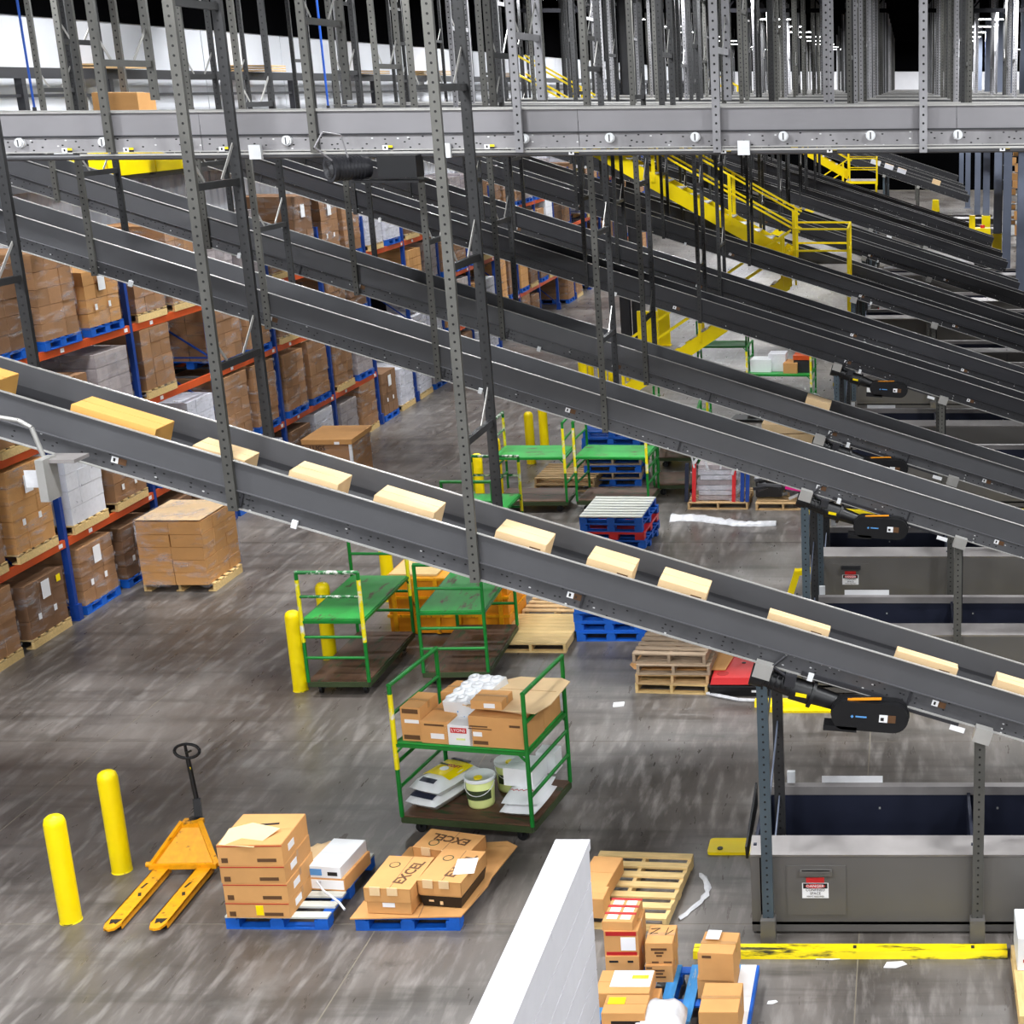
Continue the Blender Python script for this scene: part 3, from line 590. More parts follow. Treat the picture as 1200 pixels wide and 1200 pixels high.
# ------------------------------------------------------------------ wrapped loads
STY = {'brown': 'kraft_dk', 'dull': 'kraft_dk2', 'kraft': 'kraft', 'white': 'whitebox', 'silver': 'silverbox'}
def load(label, x, y, z, style, h, kind='blue', wrap=True, W=1.12, D=0.98, rz=0.0, nl=None, group='wrapped pallet loads on the rack', nx=2, ny=3, note=0, detail=True, topmat=None):
    t = thing('pallet_load', label, 'pallet load', (x, y, z), rz, group)
    link('pallet', cached(('rp', kind), lambda: rack_pallet_mesh(kind)), t)
    nl = nl or max(1, round(h / 0.24)); ch = h / nl; mat = STY[style]; rr = random.Random(int(x * 100) + int(y * 100) + int(z * 10))
    if detail:
        for k in range(nl):
            for a in range(nx):
                for b in range(ny):
                    if 0 < b < ny - 1 and a < nx - 1 and k < nl - 1: continue
                    if a == 0 and k < nl - 1 and b > 0: continue
                    o = bx('carton', (round(W / nx - 0.008, 3), round(D / ny - 0.008, 3), round(ch - 0.006, 3)), mat, t, (-W / 2 + (a + 0.5) * W / nx + rr.uniform(-0.008, 0.008), -D / 2 + (b + 0.5) * D / ny, 0.14 + (k + 0.5) * ch))
    else:
        def mk():
            m = MB()
            for k in range(nl):
                for b in range(ny): m.box((0, -D / 2 + (b + 0.5) * D / ny, 0.14 + (k + 0.5) * ch), (W, D / ny - 0.012, ch - 0.012))
            return m.mesh('carton_stack', M[mat])
        o = link('carton_stack', cached(('cs', style, nl, round(h, 1), W, D), mk), t); o['kind'] = 'stuff'
    if wrap:
        link('stretch_wrap', cached(('wrap', round(h, 1), W, D), lambda: MB().box((0, 0, 0.12 + round(h, 1) / 2), (W + 0.03, D + 0.03, round(h, 1) + 0.02)).mesh('stretch_wrap', M['wrap'])), t)
    if note:
        bx('paper_note', (0.004, 0.2, 0.26), 'paper', t, (W / 2 + 0.025, -0.02, 0.14 + h * 0.78))
        if note > 1: bx('yellow_note', (0.004, 0.1, 0.1), 'yellow', t, (W / 2 + 0.025, 0.32, 0.14 + h * 0.85))
        for b in range(2): bx('label_sticker', (0.004, 0.07, 0.09), 'paper', t, (W / 2 + 0.02, -0.25 + 0.4 * b, 0.14 + h * 0.35))
    return t
# ------------------------------------------------------------------ the long rack
UY = [15.86 + 2.72 * i for i in range(8)] + [37.62 + 2.72 * i for i in range(14)]   # upright positions
RX = -12.6; RD = 1.1; LV = (1.28, 2.80, 4.07)
rack = thing('pallet_rack', 'long blue and orange pallet rack along the white wall', 'rack', (RX, 15.0, 0))
for yy in UY:
    for a in (0, 1): link('upright', cached('upr', lambda: MB().box((0, 0, 2.45), (0.09, 0.08, 4.9)).box((0, 0, 0.01), (0.16, 0.14, 0.02)).box((0.02, 0, 0.13), (0.14, 0.1, 0.24)).mesh('upright', M['rack_blue'])), rack, (-a * RD, yy - 15.0, 0))
    def br():
        m = MB()
        for q in range(5): m.bar((0, 0, 0.2 + q * 0.95), (-RD, 0, 0.2 + q * 0.95), 0.03, 0.03); m.bar((0, 0, 0.2 + q * 0.95), (-RD, 0, 1.1 + q * 0.9), 0.03, 0.03)
        return m.mesh('frame_brace', M['rack_blue'])
    link('frame_brace', cached('fbr', br), rack, (0, yy - 15.0, 0))
for i in range(len(UY) - 1):
    for lv, z in enumerate(LV):
        if i == 7 and lv < 2: continue
        Lb = UY[i + 1] - UY[i] - 0.09; ym = (UY[i] + UY[i + 1]) / 2 - 15.0
        for a in (0, 1): bx('load_beam', (0.05, round(Lb, 3), 0.12), 'rack_orange', rack, (-a * RD + (0.02 if a == 0 else -0.02), ym, z - 0.06))
        if i < 12:
            b = bx('beam_tag', (0.004, 0.1, 0.06), 'paper', rack, (0.05, ym - 0.7, z - 0.06)); bx('beam_tag', (0.004, 0.1, 0.06), 'paper', rack, (0.05, ym + 1.18, z - 0.06))
        for q in range(3): bx('deck_bar', (RD - 0.06, 0.05, 0.03), 'steel', rack, (-RD / 2, ym - 0.9 + q * 0.9, z - 0.02))
LEVN = ['floor', 'first beam', 'second beam', 'top beam']
man = {  # (bay, level, slot): style, height, pallet, wrap, note
 (0, 0, 1): ('brown', 0.9, 'yellow', 1, 0), (1, 0, 0): ('brown', 0.95, 'yellow', 1, 0), (1, 0, 1): ('dull', 0.8, 'yellow', 1, 2), (2, 0, 0): ('brown', 0.9, 'blue', 1, 1), (2, 0, 1): ('dull', 0.85, 'blue', 1, 1),
 (1, 1, 0): ('brown', 1.1, 'yellow', 1, 1), (1, 1, 1): ('kraft', 1.2, 'yellow', 1, 1), (2, 1, 0): ('white', 1.05, 'yellow', 0, 0), (2, 1, 1): ('brown', 0.6, 'yellow', 1, 1),
 (1, 2, 0): ('silver', 0.6, 'blue', 1, 1), (1, 2, 1): ('brown', 0.4, 'yellow', 0, 0), (2, 2, 0): ('brown', 0.65, 'yellow', 1, 0), (2, 2, 1): ('silver', 0.85, 'blue', 1, 0), (3, 2, 0): ('brown', 1.0, 'yellow', 1, 0), (3, 2, 1): None,
 (3, 1, 0): ('dull', 0.6, 'blue', 1, 0), (3, 1, 1): ('white', 1.05, 'yellow', 1, 0), (3, 0, 0): ('dull', 0.8, 'blue', 1, 0), (3, 0, 1): ('brown', 0.9, 'blue', 1, 0),
 (1, 3, 0): ('brown', 1.25, 'blue', 1, 0), (1, 3, 1): ('dull', 1.2, 'blue', 1, 0), (2, 3, 0): ('brown', 1.25, 'blue', 1, 0), (2, 3, 1): ('kraft', 0.85, 'blue', 1, 1), (3, 3, 0): ('brown', 0.5, 'yellow', 1, 0), (3, 3, 1): ('brown', 1.3, 'yellow', 1, 0),
 (4, 2, 0): ('brown', 0.95, 'blue', 1, 0), (4, 2, 1): ('brown', 0.9, 'blue', 1, 0), (4, 1, 0): ('brown', 1.2, 'blue', 1, 0), (4, 1, 1): ('brown', 1.2, 'blue', 1, 0), (5, 1, 0): ('brown', 1.15, 'blue', 1, 0), (5, 1, 1): ('brown', 1.2, 'blue', 1, 0),
 (5, 0, 0): ('dull', 0.85, 'blue', 1, 0), (5, 0, 1): ('white', 0.95, 'yellow', 1, 0), (6, 0, 0): ('silver', 0.85, 'blue', 1, 0), (6, 0, 1): ('brown', 1.15, 'yellow', 1, 0), (6, 1, 0): ('brown', 0.9, 'yellow', 1, 0), (6, 1, 1): ('silver', 0.8, 'blue', 1, 0),
 (4, 3, 0): ('silver', 1.2, 'blue', 1, 0), (4, 3, 1): ('silver', 1.3, 'blue', 1, 0), (5, 3, 0): ('brown', 0.6, 'yellow', 1, 0), (5, 3, 1): ('dull', 1.4, 'yellow', 1, 1), (6, 3, 0): ('brown', 1.3, 'yellow', 1, 1), (6, 3, 1): ('brown', 1.2, 'blue', 1, 0),
 (7, 0, 0): ('dull', 1.1, 'blue', 0, 1), (7, 0, 1): ('white', 0.9, 'yellow', 1, 0), (8, 0, 0): ('white', 0.9, 'yellow', 1, 0)}
CN = {'brown': 'brown', 'dull': 'dull brown', 'kraft': 'kraft', 'white': 'white printed', 'silver': 'silvery wrapped'}
for b in range(len(UY) - 1):
    for lv in range(4):
        for s in range(2):
            if b == 0 and (lv, s) != (0, 1): continue
            if b == 7 and lv in (1, 2): continue
            if b > 12 and lv == 0 and s == 1 and b % 2: continue
            if (b, lv, s) in man: q = man[(b, lv, s)]
            else:
                r_ = random.Random(b * 97 + lv * 13 + s)
                if r_.random() < 0.08: continue
                q = (r_.choice(['brown', 'brown', 'dull', 'silver', 'kraft', 'white']), r_.uniform(0.7, 1.15 if lv in (0, 2) else 1.25), r_.choice(['blue', 'yellow', 'blue']), r_.random() < 0.8, 0)
            if q is None: continue
            z = 0.0 if lv == 0 else LV[lv - 1]; ym = UY[b] + 0.09 + 0.61 + s * 1.27
            hh = min(q[1], (1.02, 1.28, 1.02, 1.6)[lv])
            load('%s cartons, %s pallet, %s level, rack bay %s from camera, %s slot' % (CN[q[0]], 'blue' if q[2] == 'blue' else 'wooden', LEVN[lv], ORD[b] if b < 20 else 'last', ('near', 'far')[s]),
                 RX - RD / 2 + 0.05, ym, z, q[0], hh, 'blue' if q[2] == 'blue' else 'wood', q[3], note=q[4], detail=b < 8)
# ------------------------------------------------------------------ cartons
def carton(label, x, y, z, d, rz=0.0, mat='kraft', group=None, tape=True, name='carton', sticker=None, cat='box', tear=False):
    """closed carton standing on z; d = size"""
    t = thing(name, label, cat, (x, y, z), rz, group); w, l, h = d
    bx('body', (w, l, h), mat, t, (0, 0, h / 2))
    lt = {'kraft': 'kraft_lt'}.get(mat, mat)
    for s in (-1, 1): bx('flap', (w - 0.006, l / 2 - 0.004, 0.005), mat, t, (0, s * (l / 4 + 0.0005), h + 0.0025))
    if tape:
        bx('tape_strip', (w + 0.004, 0.045, 0.003), 'tape', t, (0, 0, h + 0.0065)); bx('tape_strip', (0.003, 0.045, 0.07), 'tape', t, (w / 2 + 0.001, 0, h - 0.035))
    if sticker:
        for (a, b, sw, sh, sm) in sticker: bx('label_sticker', (sw, 0.003, sh), sm, t, (a * w / 2, -l / 2 - 0.002, h * b))
    return t
def box_px(label, xl, xr, yb, yt, z0, depth, mat='kraft', rz=0.0, **k):
    """carton whose near lower edge shows at row yb between columns xl and xr; its near face reaches row yt"""
    a = P(xl, yb, z0); b = P(xr, yb, z0); h = max(0.05, P(xl, yt, Y=a.y).z - z0); w_ = b.x - a.x
    c = carton(label, (a.x + b.x) / 2, a.y + depth / 2, z0, (round(w_, 3), depth, round(h, 3)), rz, mat, **k)
    return c, z0 + h
# ------------------------------------------------------------------ yellow bollards
def bollard(label, x, y, h=1.13, r=0.097):
    t = thing('bollard', label, 'bollard', (x, y, 0), 0, 'yellow bollards')
    link('post', cached(('bol', h, r), lambda: MB().lathe([(r, 0), (r, h - 0.09), (r * 0.98, h - 0.07), (r * 0.86, h - 0.03), (r * 0.6, h - 0.008), (0.001, h)], 24).mesh('post', M['yellow'])), t)
    link('base_ring', cached(('bolr', r), lambda: MB().lathe([(r + 0.004, 0.0), (r + 0.004, 0.01), (r, 0.012)], 24).mesh('base_ring', M['yellow_worn'])), t)
bollard('yellow bollard at the bottom left, the nearest one', -8.11, 12.82)
bollard('yellow bollard between the nearest one and the pallet jack', -8.10, 13.78)
bollard('yellow bollard at the front corner of the empty green cart', -8.12, 18.56)
bollard('yellow bollard behind the upper shelf of the empty green cart', -8.16, 19.72)
bollard('yellow bollard under the nearest incline, behind the empty green carts, left one', -8.14, 22.2)
bollard('yellow bollard under the nearest incline, behind the empty green carts, right one', -8.05, 23.6)
bollard('yellow bollard behind the left end of the far green cart, front one', -8.1, 27.3)
bollard('yellow bollard behind the left end of the far green cart, rear one', -8.1, 28.6)
bollard('yellow bollard alone on the floor above the far green cart, left of a pair', -8.04, 31.03)
bollard('yellow bollard alone on the floor above the far green cart, right of a pair', -8.0, 32.1)
for k, (px, py) in enumerate(((685, 470), (694, 465), (708, 477), (718, 470))):
    q = P(px, py); bollard('yellow bollard seen between the second and third inclines, %s from the left' % ORD[k], q.x, q.y, 1.2, 0.11 if k in (0, 2) else 0.08)
for k, (px, py) in enumerate(((761, 425), (779, 405))):
    q = P(px, py); t = thing('column_guard', '%s upright yellow column guard left of the stair rail' % ('broad' if k == 0 else 'narrow'), 'guard', (q.x, q.y, 0))
    w_ = (0.3, 0.18)[k]; part('plate', MB().prism([(-w_, 0), (w_, 0), (w_, 0.1), (0.1, 0.14), (-w_, 0.14)], 0, 1.5, 'z'), M['yellow'], t); bx('base', (w_ * 2.2, 0.3, 0.02), 'yellow', t, (0, 0.05, 0.01))
# ------------------------------------------------------------------ pallet jack
t = thing('pallet_jack', 'worn yellow hand pallet jack with black steering handle', 'pallet jack', (-7.38, 12.62, 0), R(2))
for sx in (-0.215, 0.215):
    f = MB().prism([(-0.08, 0.03), (-0.08, 1.1), (0.08, 1.1), (0.08, 0.03), (0.05, -0.07), (0, -0.09), (-0.05, -0.07)], 0.06, 0.085, 'z')
    f.box((-0.076, 0.56, 0.055), (0.008, 1.08, 0.06)).box((0.076, 0.56, 0.055), (0.008, 1.08, 0.06))
    fk = part('fork', f, M['orangey'] if sx > 5 else M['yellow_jack'] if 'yellow_jack' in M else M['orangey'], t, (sx, 0, 0))
    part('wheel_opening', MB().prism([(-0.055, 0.09), (0.055, 0.09), (0.03, 0.0), (0.0, 0.03), (-0.03, 0.0)], 0.0855, 0.0875, 'z'), M['ink'], fk)
    part('load_wheel', MB().cyl((-0.04, 0.06, 0.035), (0.04, 0.06, 0.035), 0.035, 14), M['black'], fk)
    part('scuff', MB().box((0.01, 0.55, 0.0855), (0.03, 0.07, 0.002), 0.4).box((-0.02, 0.72, 0.0855), (0.025, 0.1, 0.002), -0.2), M['ink'], fk)
part('frame_plate', MB().add([(-0.34, 1.08, 0.09), (0.34, 1.08, 0.09), (0.09, 1.36, 0.42), (-0.09, 1.36, 0.42), (-0.34, 1.16, 0.04), (0.34, 1.16, 0.04), (0.1, 1.42, 0.38), (-0.1, 1.42, 0.38)],
    [(0, 1, 2, 3), (7, 6, 5, 4), (0, 4, 5, 1), (1, 5, 6, 2), (2, 6, 7, 3), (3, 7, 4, 0)]), M['orangey'], t)
part('frame_rib', MB().bar((0.33, 1.09, 0.11), (0.09, 1.37, 0.45), 0.05, 0.03).bar((-0.33, 1.09, 0.11), (-0.09, 1.37, 0.45), 0.05, 0.03).bar((-0.34, 1.07, 0.1), (0.34, 1.07, 0.1), 0.04, 0.05), M['orangey'], t)
part('head', MB().box((0, 1.4, 0.42), (0.2, 0.12, 0.05)), M['orangey'], t)
part('pump', MB().cyl((0, 1.46, 0.1), (0, 1.46, 0.45), 0.055, 16).box((0, 1.46, 0.16), (0.16, 0.14, 0.1)), M['black'], t)
part('steer_wheel', MB().cyl((-0.07, 1.46, 0.09), (0.07, 1.46, 0.09), 0.09, 18), M['black'], t)
part('axle_knob', MB().cyl((-0.39, 1.12, 0.1), (-0.34, 1.12, 0.1), 0.03, 10).cyl((0.34, 1.12, 0.1), (0.39, 1.12, 0.1), 0.03, 10), M['orangey'], t)
hd = part('handle', MB().bar((0.02, 1.5, 0.4), (0.0, 1.56, 0.62), 0.07, 0.07).tube([(0.0, 1.56, 0.6), (-0.06, 1.62, 1.05)], 0.024, 12), M['black'], t)
part('grip_loop', MB().tube([(-0.06 + 0.13 * math.cos(a), 1.625 + 0.012 * math.sin(a), 1.13 + 0.075 * math.sin(a)) for a in [2 * PI * i / 16 for i in range(17)]], 0.016, 8).tube([(-0.06, 1.62, 1.04), (-0.07, 1.62, 1.2)], 0.016, 8), M['black'], hd)
part('release_lever', MB().bar((-0.06, 1.6, 1.12), (0.0, 1.59, 1.15), 0.015, 0.02), M['black'], hd)
part('sticker', MB().box((-0.04, 1.588, 0.93), (0.02, 0.004, 0.07)), M['yellow'], hd)
# ------------------------------------------------------------------ green stock carts
def cart(label, x, y, rz, L, W, H=1.74, up=1.08, taped=(1, 1), caster=True, lower='brown_deck', upper=True, rungs=(1.41, 0.85, 0.56)):
    t = thing('stock_cart', label, 'cart', (x, y, 0), rz); zl = 0.22
    part('lower_deck', MB().box((0, 0, zl), (L, W, 0.03)), M[lower], t)
    part('deck_frame', MB().bar((-L / 2, -W / 2, zl - 0.035), (L / 2, -W / 2, zl - 0.035), 0.03, 0.07).bar((-L / 2, W / 2, zl - 0.035), (L / 2, W / 2, zl - 0.035), 0.03, 0.07).bar((-L / 2, -W / 2, zl - 0.035), (-L / 2, W / 2, zl - 0.035), 0.03, 0.07).bar((L / 2, -W / 2, zl - 0.035), (L / 2, W / 2, zl - 0.035), 0.03, 0.07), M['olive'], t)
    if upper:
        part('upper_shelf', MB().box((0, 0, up), (L - 0.04, W - 0.02, 0.02)), M['green_deck'], t)
        part('shelf_frame', MB().bar((-L / 2, -W / 2, up - 0.02), (L / 2, -W / 2, up - 0.02), 0.03, 0.035).bar((-L / 2, W / 2, up - 0.02), (L / 2, W / 2, up - 0.02), 0.03, 0.035).bar((-L / 2, -W / 2, up - 0.02), (-L / 2, W / 2, up - 0.02), 0.03, 0.035).bar((L / 2, -W / 2, up - 0.02), (L / 2, W / 2, up - 0.02), 0.03, 0.035), M['green'], t)
    for i, sx in enumerate((-1, 1)):
        for sy in (-1, 1):
            p = part('post', MB().cyl((0, 0, zl), (0, 0, H), 0.024, 10), M['green'], t, (sx * L / 2, sy * W / 2, 0))
            if taped[i] and (sy == -1 or taped[i] > 1):
                part('tape_wrap', MB().cyl((0, 0, up - 0.3), (0, 0, H - 0.1), 0.027, 10), M['yellow_tape'], p)
            part('gusset', MB().bar((0, 0, up - 0.12), (-sx * 0.1, 0, up - 0.02), 0.02, 0.02), M['green'], p)
            if caster:
                c = part('caster', MB().box((0, 0, 0.15), (0.07, 0.05, 0.05)).bar((0, -0.022, 0.06), (0, -0.022, 0.14), 0.01, 0.05).bar((0, 0.022, 0.06), (0, 0.022, 0.14), 0.01, 0.05), M['steel_dk'], t, (sx * (L / 2 - 0.16), sy * (W / 2 - 0.1), 0))
                part('wheel', MB().cyl((0, -0.018, 0.06), (0, 0.018, 0.06), 0.06, 16), M['black'], c)
        part('top_bar', MB().cyl((0, -W / 2 - 0.01, H), (0, W / 2 + 0.01, H), 0.026, 10), M['tape_patch'] if taped[i] > 1 else M['green'], t, (sx * L / 2, 0, 0))
        for z in rungs: part('rung', MB().cyl((0, -W / 2, z), (0, W / 2, z), 0.021, 10), M['tape_patch'] if (taped[i] > 1 and z > 1.3) else M['green'], t, (sx * L / 2, 0, 0))
    return t
M['yellow_tape'] = plain('yellow_and_white_tape', (238, 222, 20), 0.45, 0, 0.05, 7, dirt=(225, 225, 215), dirt_lo=0.52)
M['tape_patch'] = plain('flaking_green_white_paint', (30, 110, 50), 0.45, 0, 0.1, 14, dirt=(225, 225, 215), dirt_lo=0.5)
cart('loaded green two-deck cart in the middle, cartons above, pails and sacks below', -4.62, 14.96, R(-9), 1.48, 1.08, taped=(1, 0))
cart('empty green cart standing against two yellow bollards, worn shelf and brown deck', -7.50, 19.24, R(90), 1.85, 0.80, taped=(2, 1))
cart('empty green cart to the right of the one by the bollards', -6.08, 19.55, R(92), 1.8, 0.86, taped=(0, 1))
cart('far empty green cart left of the blue pallet pile, worn shelf', -7.1, 27.65, R(1), 1.34, 0.98, taped=(2, 1))
cart('far empty green cart in front of the blue pallet pile', -5.54, 27.68, R(-2), 1.36, 0.98, taped=(1, 1))
cart('green cart mostly hidden behind the nearest incline, only its rails in view', -7.0, 23.75, R(90), 1.7, 0.8, taped=(0, 2))
cart('dark low green cart between the far carts and the stretch-wrapped scrap', -4.55, 28.9, R(4), 0.9, 1.0, taped=(0, 0))
cart('loaded green cart seen between the third and fourth inclines', -3.05, 36.0, R(-3), 1.55, 1.0, taped=(1, 1))
cart('green cart under the third incline with a dark rail', -4.75, 31.1, R(3), 1.1, 0.9, taped=(0, 1))
cart('dark green cart right of the yellow stair foot', -4.95, 40.0, R(2), 1.3, 0.9, taped=(0, 0))
# cargo of the near loaded cart (local frame of the cart)
CT = Matrix.Translation((-4.62, 14.96, 0)) @ Matrix.Rotation(R(-9), 4, 'Z')
def on(x, y): q = CT @ Vector((x, y, 0)); return q.x, q.y
zu, zd = 1.095, 0.24
carton('tall narrow brown carton at the left end of the cart shelf', *on(-0.56, -0.28), zu, (0.22, 0.42, 0.38), R(-9), sticker=[(0.1, 0.6, 0.16, 0.04, 'paper'), (0.0, 0.12, 0.18, 0.05, 'brownink'), (0.0, 0.9, 0.18, 0.05, 'brownink')])
carton('brown carton at the back left corner of the cart shelf', *on(-0.33, 0.3), zu, (0.36, 0.34, 0.3), R(-14))
carton('long brown carton beside the tall narrow one on the cart shelf', *on(-0.29, -0.2), zu, (0.3, 0.62, 0.25), R(-9), sticker=[(0.2, 0.35, 0.15, 0.06, 'paper'), (0.0, 0.85, 0.22, 0.02, 'brownink')])
c = carton('small white carton with red lettering under the wrapped rolls', *on(-0.02, -0.33), zu, (0.3, 0.36, 0.22), R(-9), mat='plastic_white', tape=False)
part('red_banner', MB().box((0, -0.183, 0.17), (0.18, 0.003, 0.06)), M['red'], c); text('lettering', 'LYONS', 0.05, 'paper', c, (0, -0.186, 0.17), (R(90), 0, 0))
part('leaf_print', MB().box((0.02, -0.182, 0.07), (0.1, 0.003, 0.02)), M['limey'], c)
t = thing('paper_rolls', 'white plastic-wrapped bale of paper rolls lying on the cart shelf', 'paper rolls', (*on(-0.02, 0.02), zu + 0.22), rot=(R(9), R(-4), R(-20)))
for a in range(3):
    for b in range(4): link('roll', cached('roll', lambda: MB().lathe([(0.02, 0.0), (0.066, 0), (0.07, 0.02), (0.07, 0.22), (0.062, 0.245), (0.026, 0.248), (0.02, 0.2), (0.001, 0.2)], 16).mesh('roll', M['plastic_white'])), t, (-0.145 + a * 0.142, -0.22 + b * 0.142, 0.0))
part('plastic_sleeve', MB().box((0, -0.005, 0.12), (0.44, 0.6, 0.2), top=(0.97, 0.97)), M['plastic_white'], t)
for a in range(6): part('blue_fleck', MB().box((-0.18 + 0.07 * a, -0.303, 0.05 + 0.03 * (a % 3)), (0.012, 0.003, 0.02)), M['cyan'], t)
c = carton('big brown carton at the right end of the cart shelf', *on(0.41, -0.26), zu, (0.62, 0.5, 0.34), R(-9), sticker=[(-0.7, 0.42, 0.1, 0.05, 'paper'), (-0.6, 0.14, 0.16, 0.04, 'brownink'), (-0.65, 0.68, 0.2, 0.015, 'brownink'), (-0.6, 0.6, 0.26, 0.01, 'brownink'), (0.65, 0.75, 0.12, 0.025, 'brownink')])
carton('brown carton behind the big one on the cart shelf', *on(0.5, 0.25), zu, (0.42, 0.46, 0.3), R(-9))
for k in range(3):
    t = thing('cardboard_sheet', 'flattened light cardboard sheet on top of the cart, %s of three' % ('lowest', 'middle', 'topmost')[k], 'cardboard', (*on(0.36 + 0.05 * k, 0.06 - 0.04 * k), zu + 0.365 + 0.016 * k), R(-14 + 3 * k), 'flattened cardboard on the cart')
    part('sheet', MB().prism([(-0.38, -0.4), (0.36, -0.46), (0.44, -0.2), (0.42, 0.42), (0.3, 0.5), (-0.15, 0.46), (-0.3, 0.3)], 0, 0.012, 'z'), M['kraft_lt'], t)
    part('fold', MB().box((0.0, 0.12, 0.0135), (0.75, 0.006, 0.003)), M['tape'], t)
carton('shallow brown tray carton lying on the flattened sheets', *on(0.3, -0.34), zu + 0.42, (0.34, 0.3, 0.09), R(-7), sticker=[(0.2, 0.5, 0.12, 0.05, 'paper')])
def sack(label, x, y, z, rz, d, mats, prints=(), cat='sack'):
    t = thing('sack', label, cat, (x, y, z), rz); w_, l, h = d; vs = []; fs = []; N = 9
    for s in (1, -1):
        for j in range(N):
            for i in range(N):
                u, v = i / (N - 1) * 2 - 1, j / (N - 1) * 2 - 1; b = ((1 - abs(u) ** 5) * (1 - abs(v) ** 6)) ** 0.6
                wr = 0.012 * math.sin(9 * u + 5 * v) * b
                vs.append((u * w_ / 2 * (1 - 0.06 * v * v), v * l / 2 * (1 - 0.04 * u * u), (h * (0.5 + 0.5 * b) + wr) if s > 0 else h * 0.5 * (1 - b ** 0.5 * 0.98)))
    for s in range(2):
        o = s * N * N
        for j in range(N - 1):
            for i in range(N - 1): q = (o + j * N + i, o + j * N + i + 1, o + (j + 1) * N + i + 1, o + (j + 1) * N + i); fs.append(q if s == 0 else q[::-1])
    m = MB(); m.add(vs, fs, 0, True); part('bag_body', m, M[mats], t)
    for (a, b, sw, sl, pm, zz) in prints: part('print_panel', MB().add([(a + u * sw / 2, b + v * sl / 2, h * 0.99 - 0.35 * h * max(abs(a + u * sw / 2) / (w_ / 2), abs(b + v * sl / 2) / (l / 2)) ** 3.5 + 0.022 + zz) for v in (-1, -.5, 0, .5, 1) for u in (-1, -.5, 0, .5, 1)], [(j * 5 + i, j * 5 + i + 1, j * 5 + i + 6, j * 5 + i + 5) for j in range(4) for i in range(4)]), M[pm], t)
    return t
s = sack('white sack with navy print, lowest of the two on the left of the cart deck', *on(-0.5, -0.1), zd, R(-22), (0.42, 0.72, 0.17), 'plastic_white', [(0, -0.27, 0.3, 0.1, 'navy', 0)])
s = sack('white and yellow water softener sack lying on the lower one', *on(-0.46, -0.05), zd + 0.14, R(-24), (0.42, 0.72, 0.17), 'plastic_white', [(0.0, 0.06, 0.37, 0.4, 'yellow', 0), (0, -0.26, 0.2, 0.07, 'navy', 0)])
text('lettering', 'SOFT', 0.075, 'redprint', s, (0.07, 0.08, 0.2), (0, 0, 0), bold=0.002)
part('print_lines', MB().box((-0.08, 0.09, 0.197), (0.12, 0.03, 0.003)), M['olive'], s); part('white_oval', MB().cyl((0, 0, 0.196), (0, 0, 0.199), 0.05, 14), M['paper'], s); part('side_print', MB().box((0.0, 0.275, 0.178), (0.24, 0.05, 0.006), rot=Matrix.Rotation(R(-8), 3, 'X')), M['navy'], s)
def pail(label, x, y, rz):
    t = thing('pail', label, 'pail', (x, y, zd), rz)
    part('pail_body', MB().lathe([(0.001, 0), (0.135, 0), (0.14, 0.02), (0.155, 0.33), (0.001, 0.33)], 28), M['limey'], t)
    part('lid', MB().lathe([(0.166, 0.31), (0.168, 0.345), (0.155, 0.35), (0.15, 0.338), (0.001, 0.338)], 28), M['plastic_white'], t)
    part('spout_cap', MB().cyl((0.0, -0.06, 0.338), (0, -0.06, 0.352), 0.045, 16), M['yellow'], t)
    pts = [(0.1555 * math.cos(a), 0.1555 * math.sin(a)) for a in [R(-150 + 12 * i) for i in range(11)]]
    part('green_label', MB().add([(x_, y_, 0.11) for x_, y_ in pts] + [(x_, y_, 0.22) for x_, y_ in pts], [(i, i + 1, 12 + i, 11 + i) for i in range(10)]), M['olive'], t)
    part('wire_handle', MB().tube([(0.162 * math.cos(a), 0.162 * math.sin(a) - 0.01, 0.29 - 0.12 * math.sin(-a)) for a in [R(-180 + 15 * i) for i in range(13)]], 0.004, 6), M['plastic_white'], t)
pail('pale lime pail with dark green label, front one on the cart deck', *on(0.0, -0.16), 0)
pail('pale lime pail with dark green label, rear one on the cart deck', *on(0.16, 0.26), R(20))
for k in range(2): s = sack('white lettered sack on the right of the cart deck, %s' % ('lowest' if k == 0 else 'upper one'), *on(0.52 + 0.01 * k, -0.1), zd + 0.11 * k, R(-8 + 4 * k), (0.42, 0.7, 0.14), 'plastic_white')
part('red_script', MB().tube([(-0.13 + 0.018 * i, -0.2 + 0.018 * math.sin(i * 2.1), 0.165) for i in range(15)], 0.004, 5), M['redprint'], s)
c = carton('white paper-wrapped bundle on the right-hand sacks', *on(0.46, -0.0), zd + 0.25, (0.34, 0.36, 0.2), R(-12), mat='plastic_white', tape=False)
c = carton('narrow white bundle behind the paper-wrapped one', *on(0.62, 0.28), zd + 0.25, (0.22, 0.2, 0.24), R(-8), mat='plastic_white', tape=False)
# orange tote behind the carts
t = thing('orange_tote', 'orange plastic bulk tote between and behind the empty green carts', 'tote', (-6.72, 21.15, 0))
for k, zz in enumerate((0.0, 0.3, 0.6)): bx('side_band', (1.75, 1.0, 0.26), 'orange_plastic', t, (0, 0, 0.16 + zz * 0.95)); bx('rim', (1.8, 1.06, 0.04), 'orangey', t, (0, 0, 0.3 + zz * 0.95))
for k in range(6): bx('rib', (0.06, 0.03, 0.84), 'orangey', t, (-0.78 + k * 0.31, -0.525, 0.45))
part('lid_board', MB().box((-0.5, 0, 0.91), (0.7, 0.9, 0.03)), M['wood_y'], t)
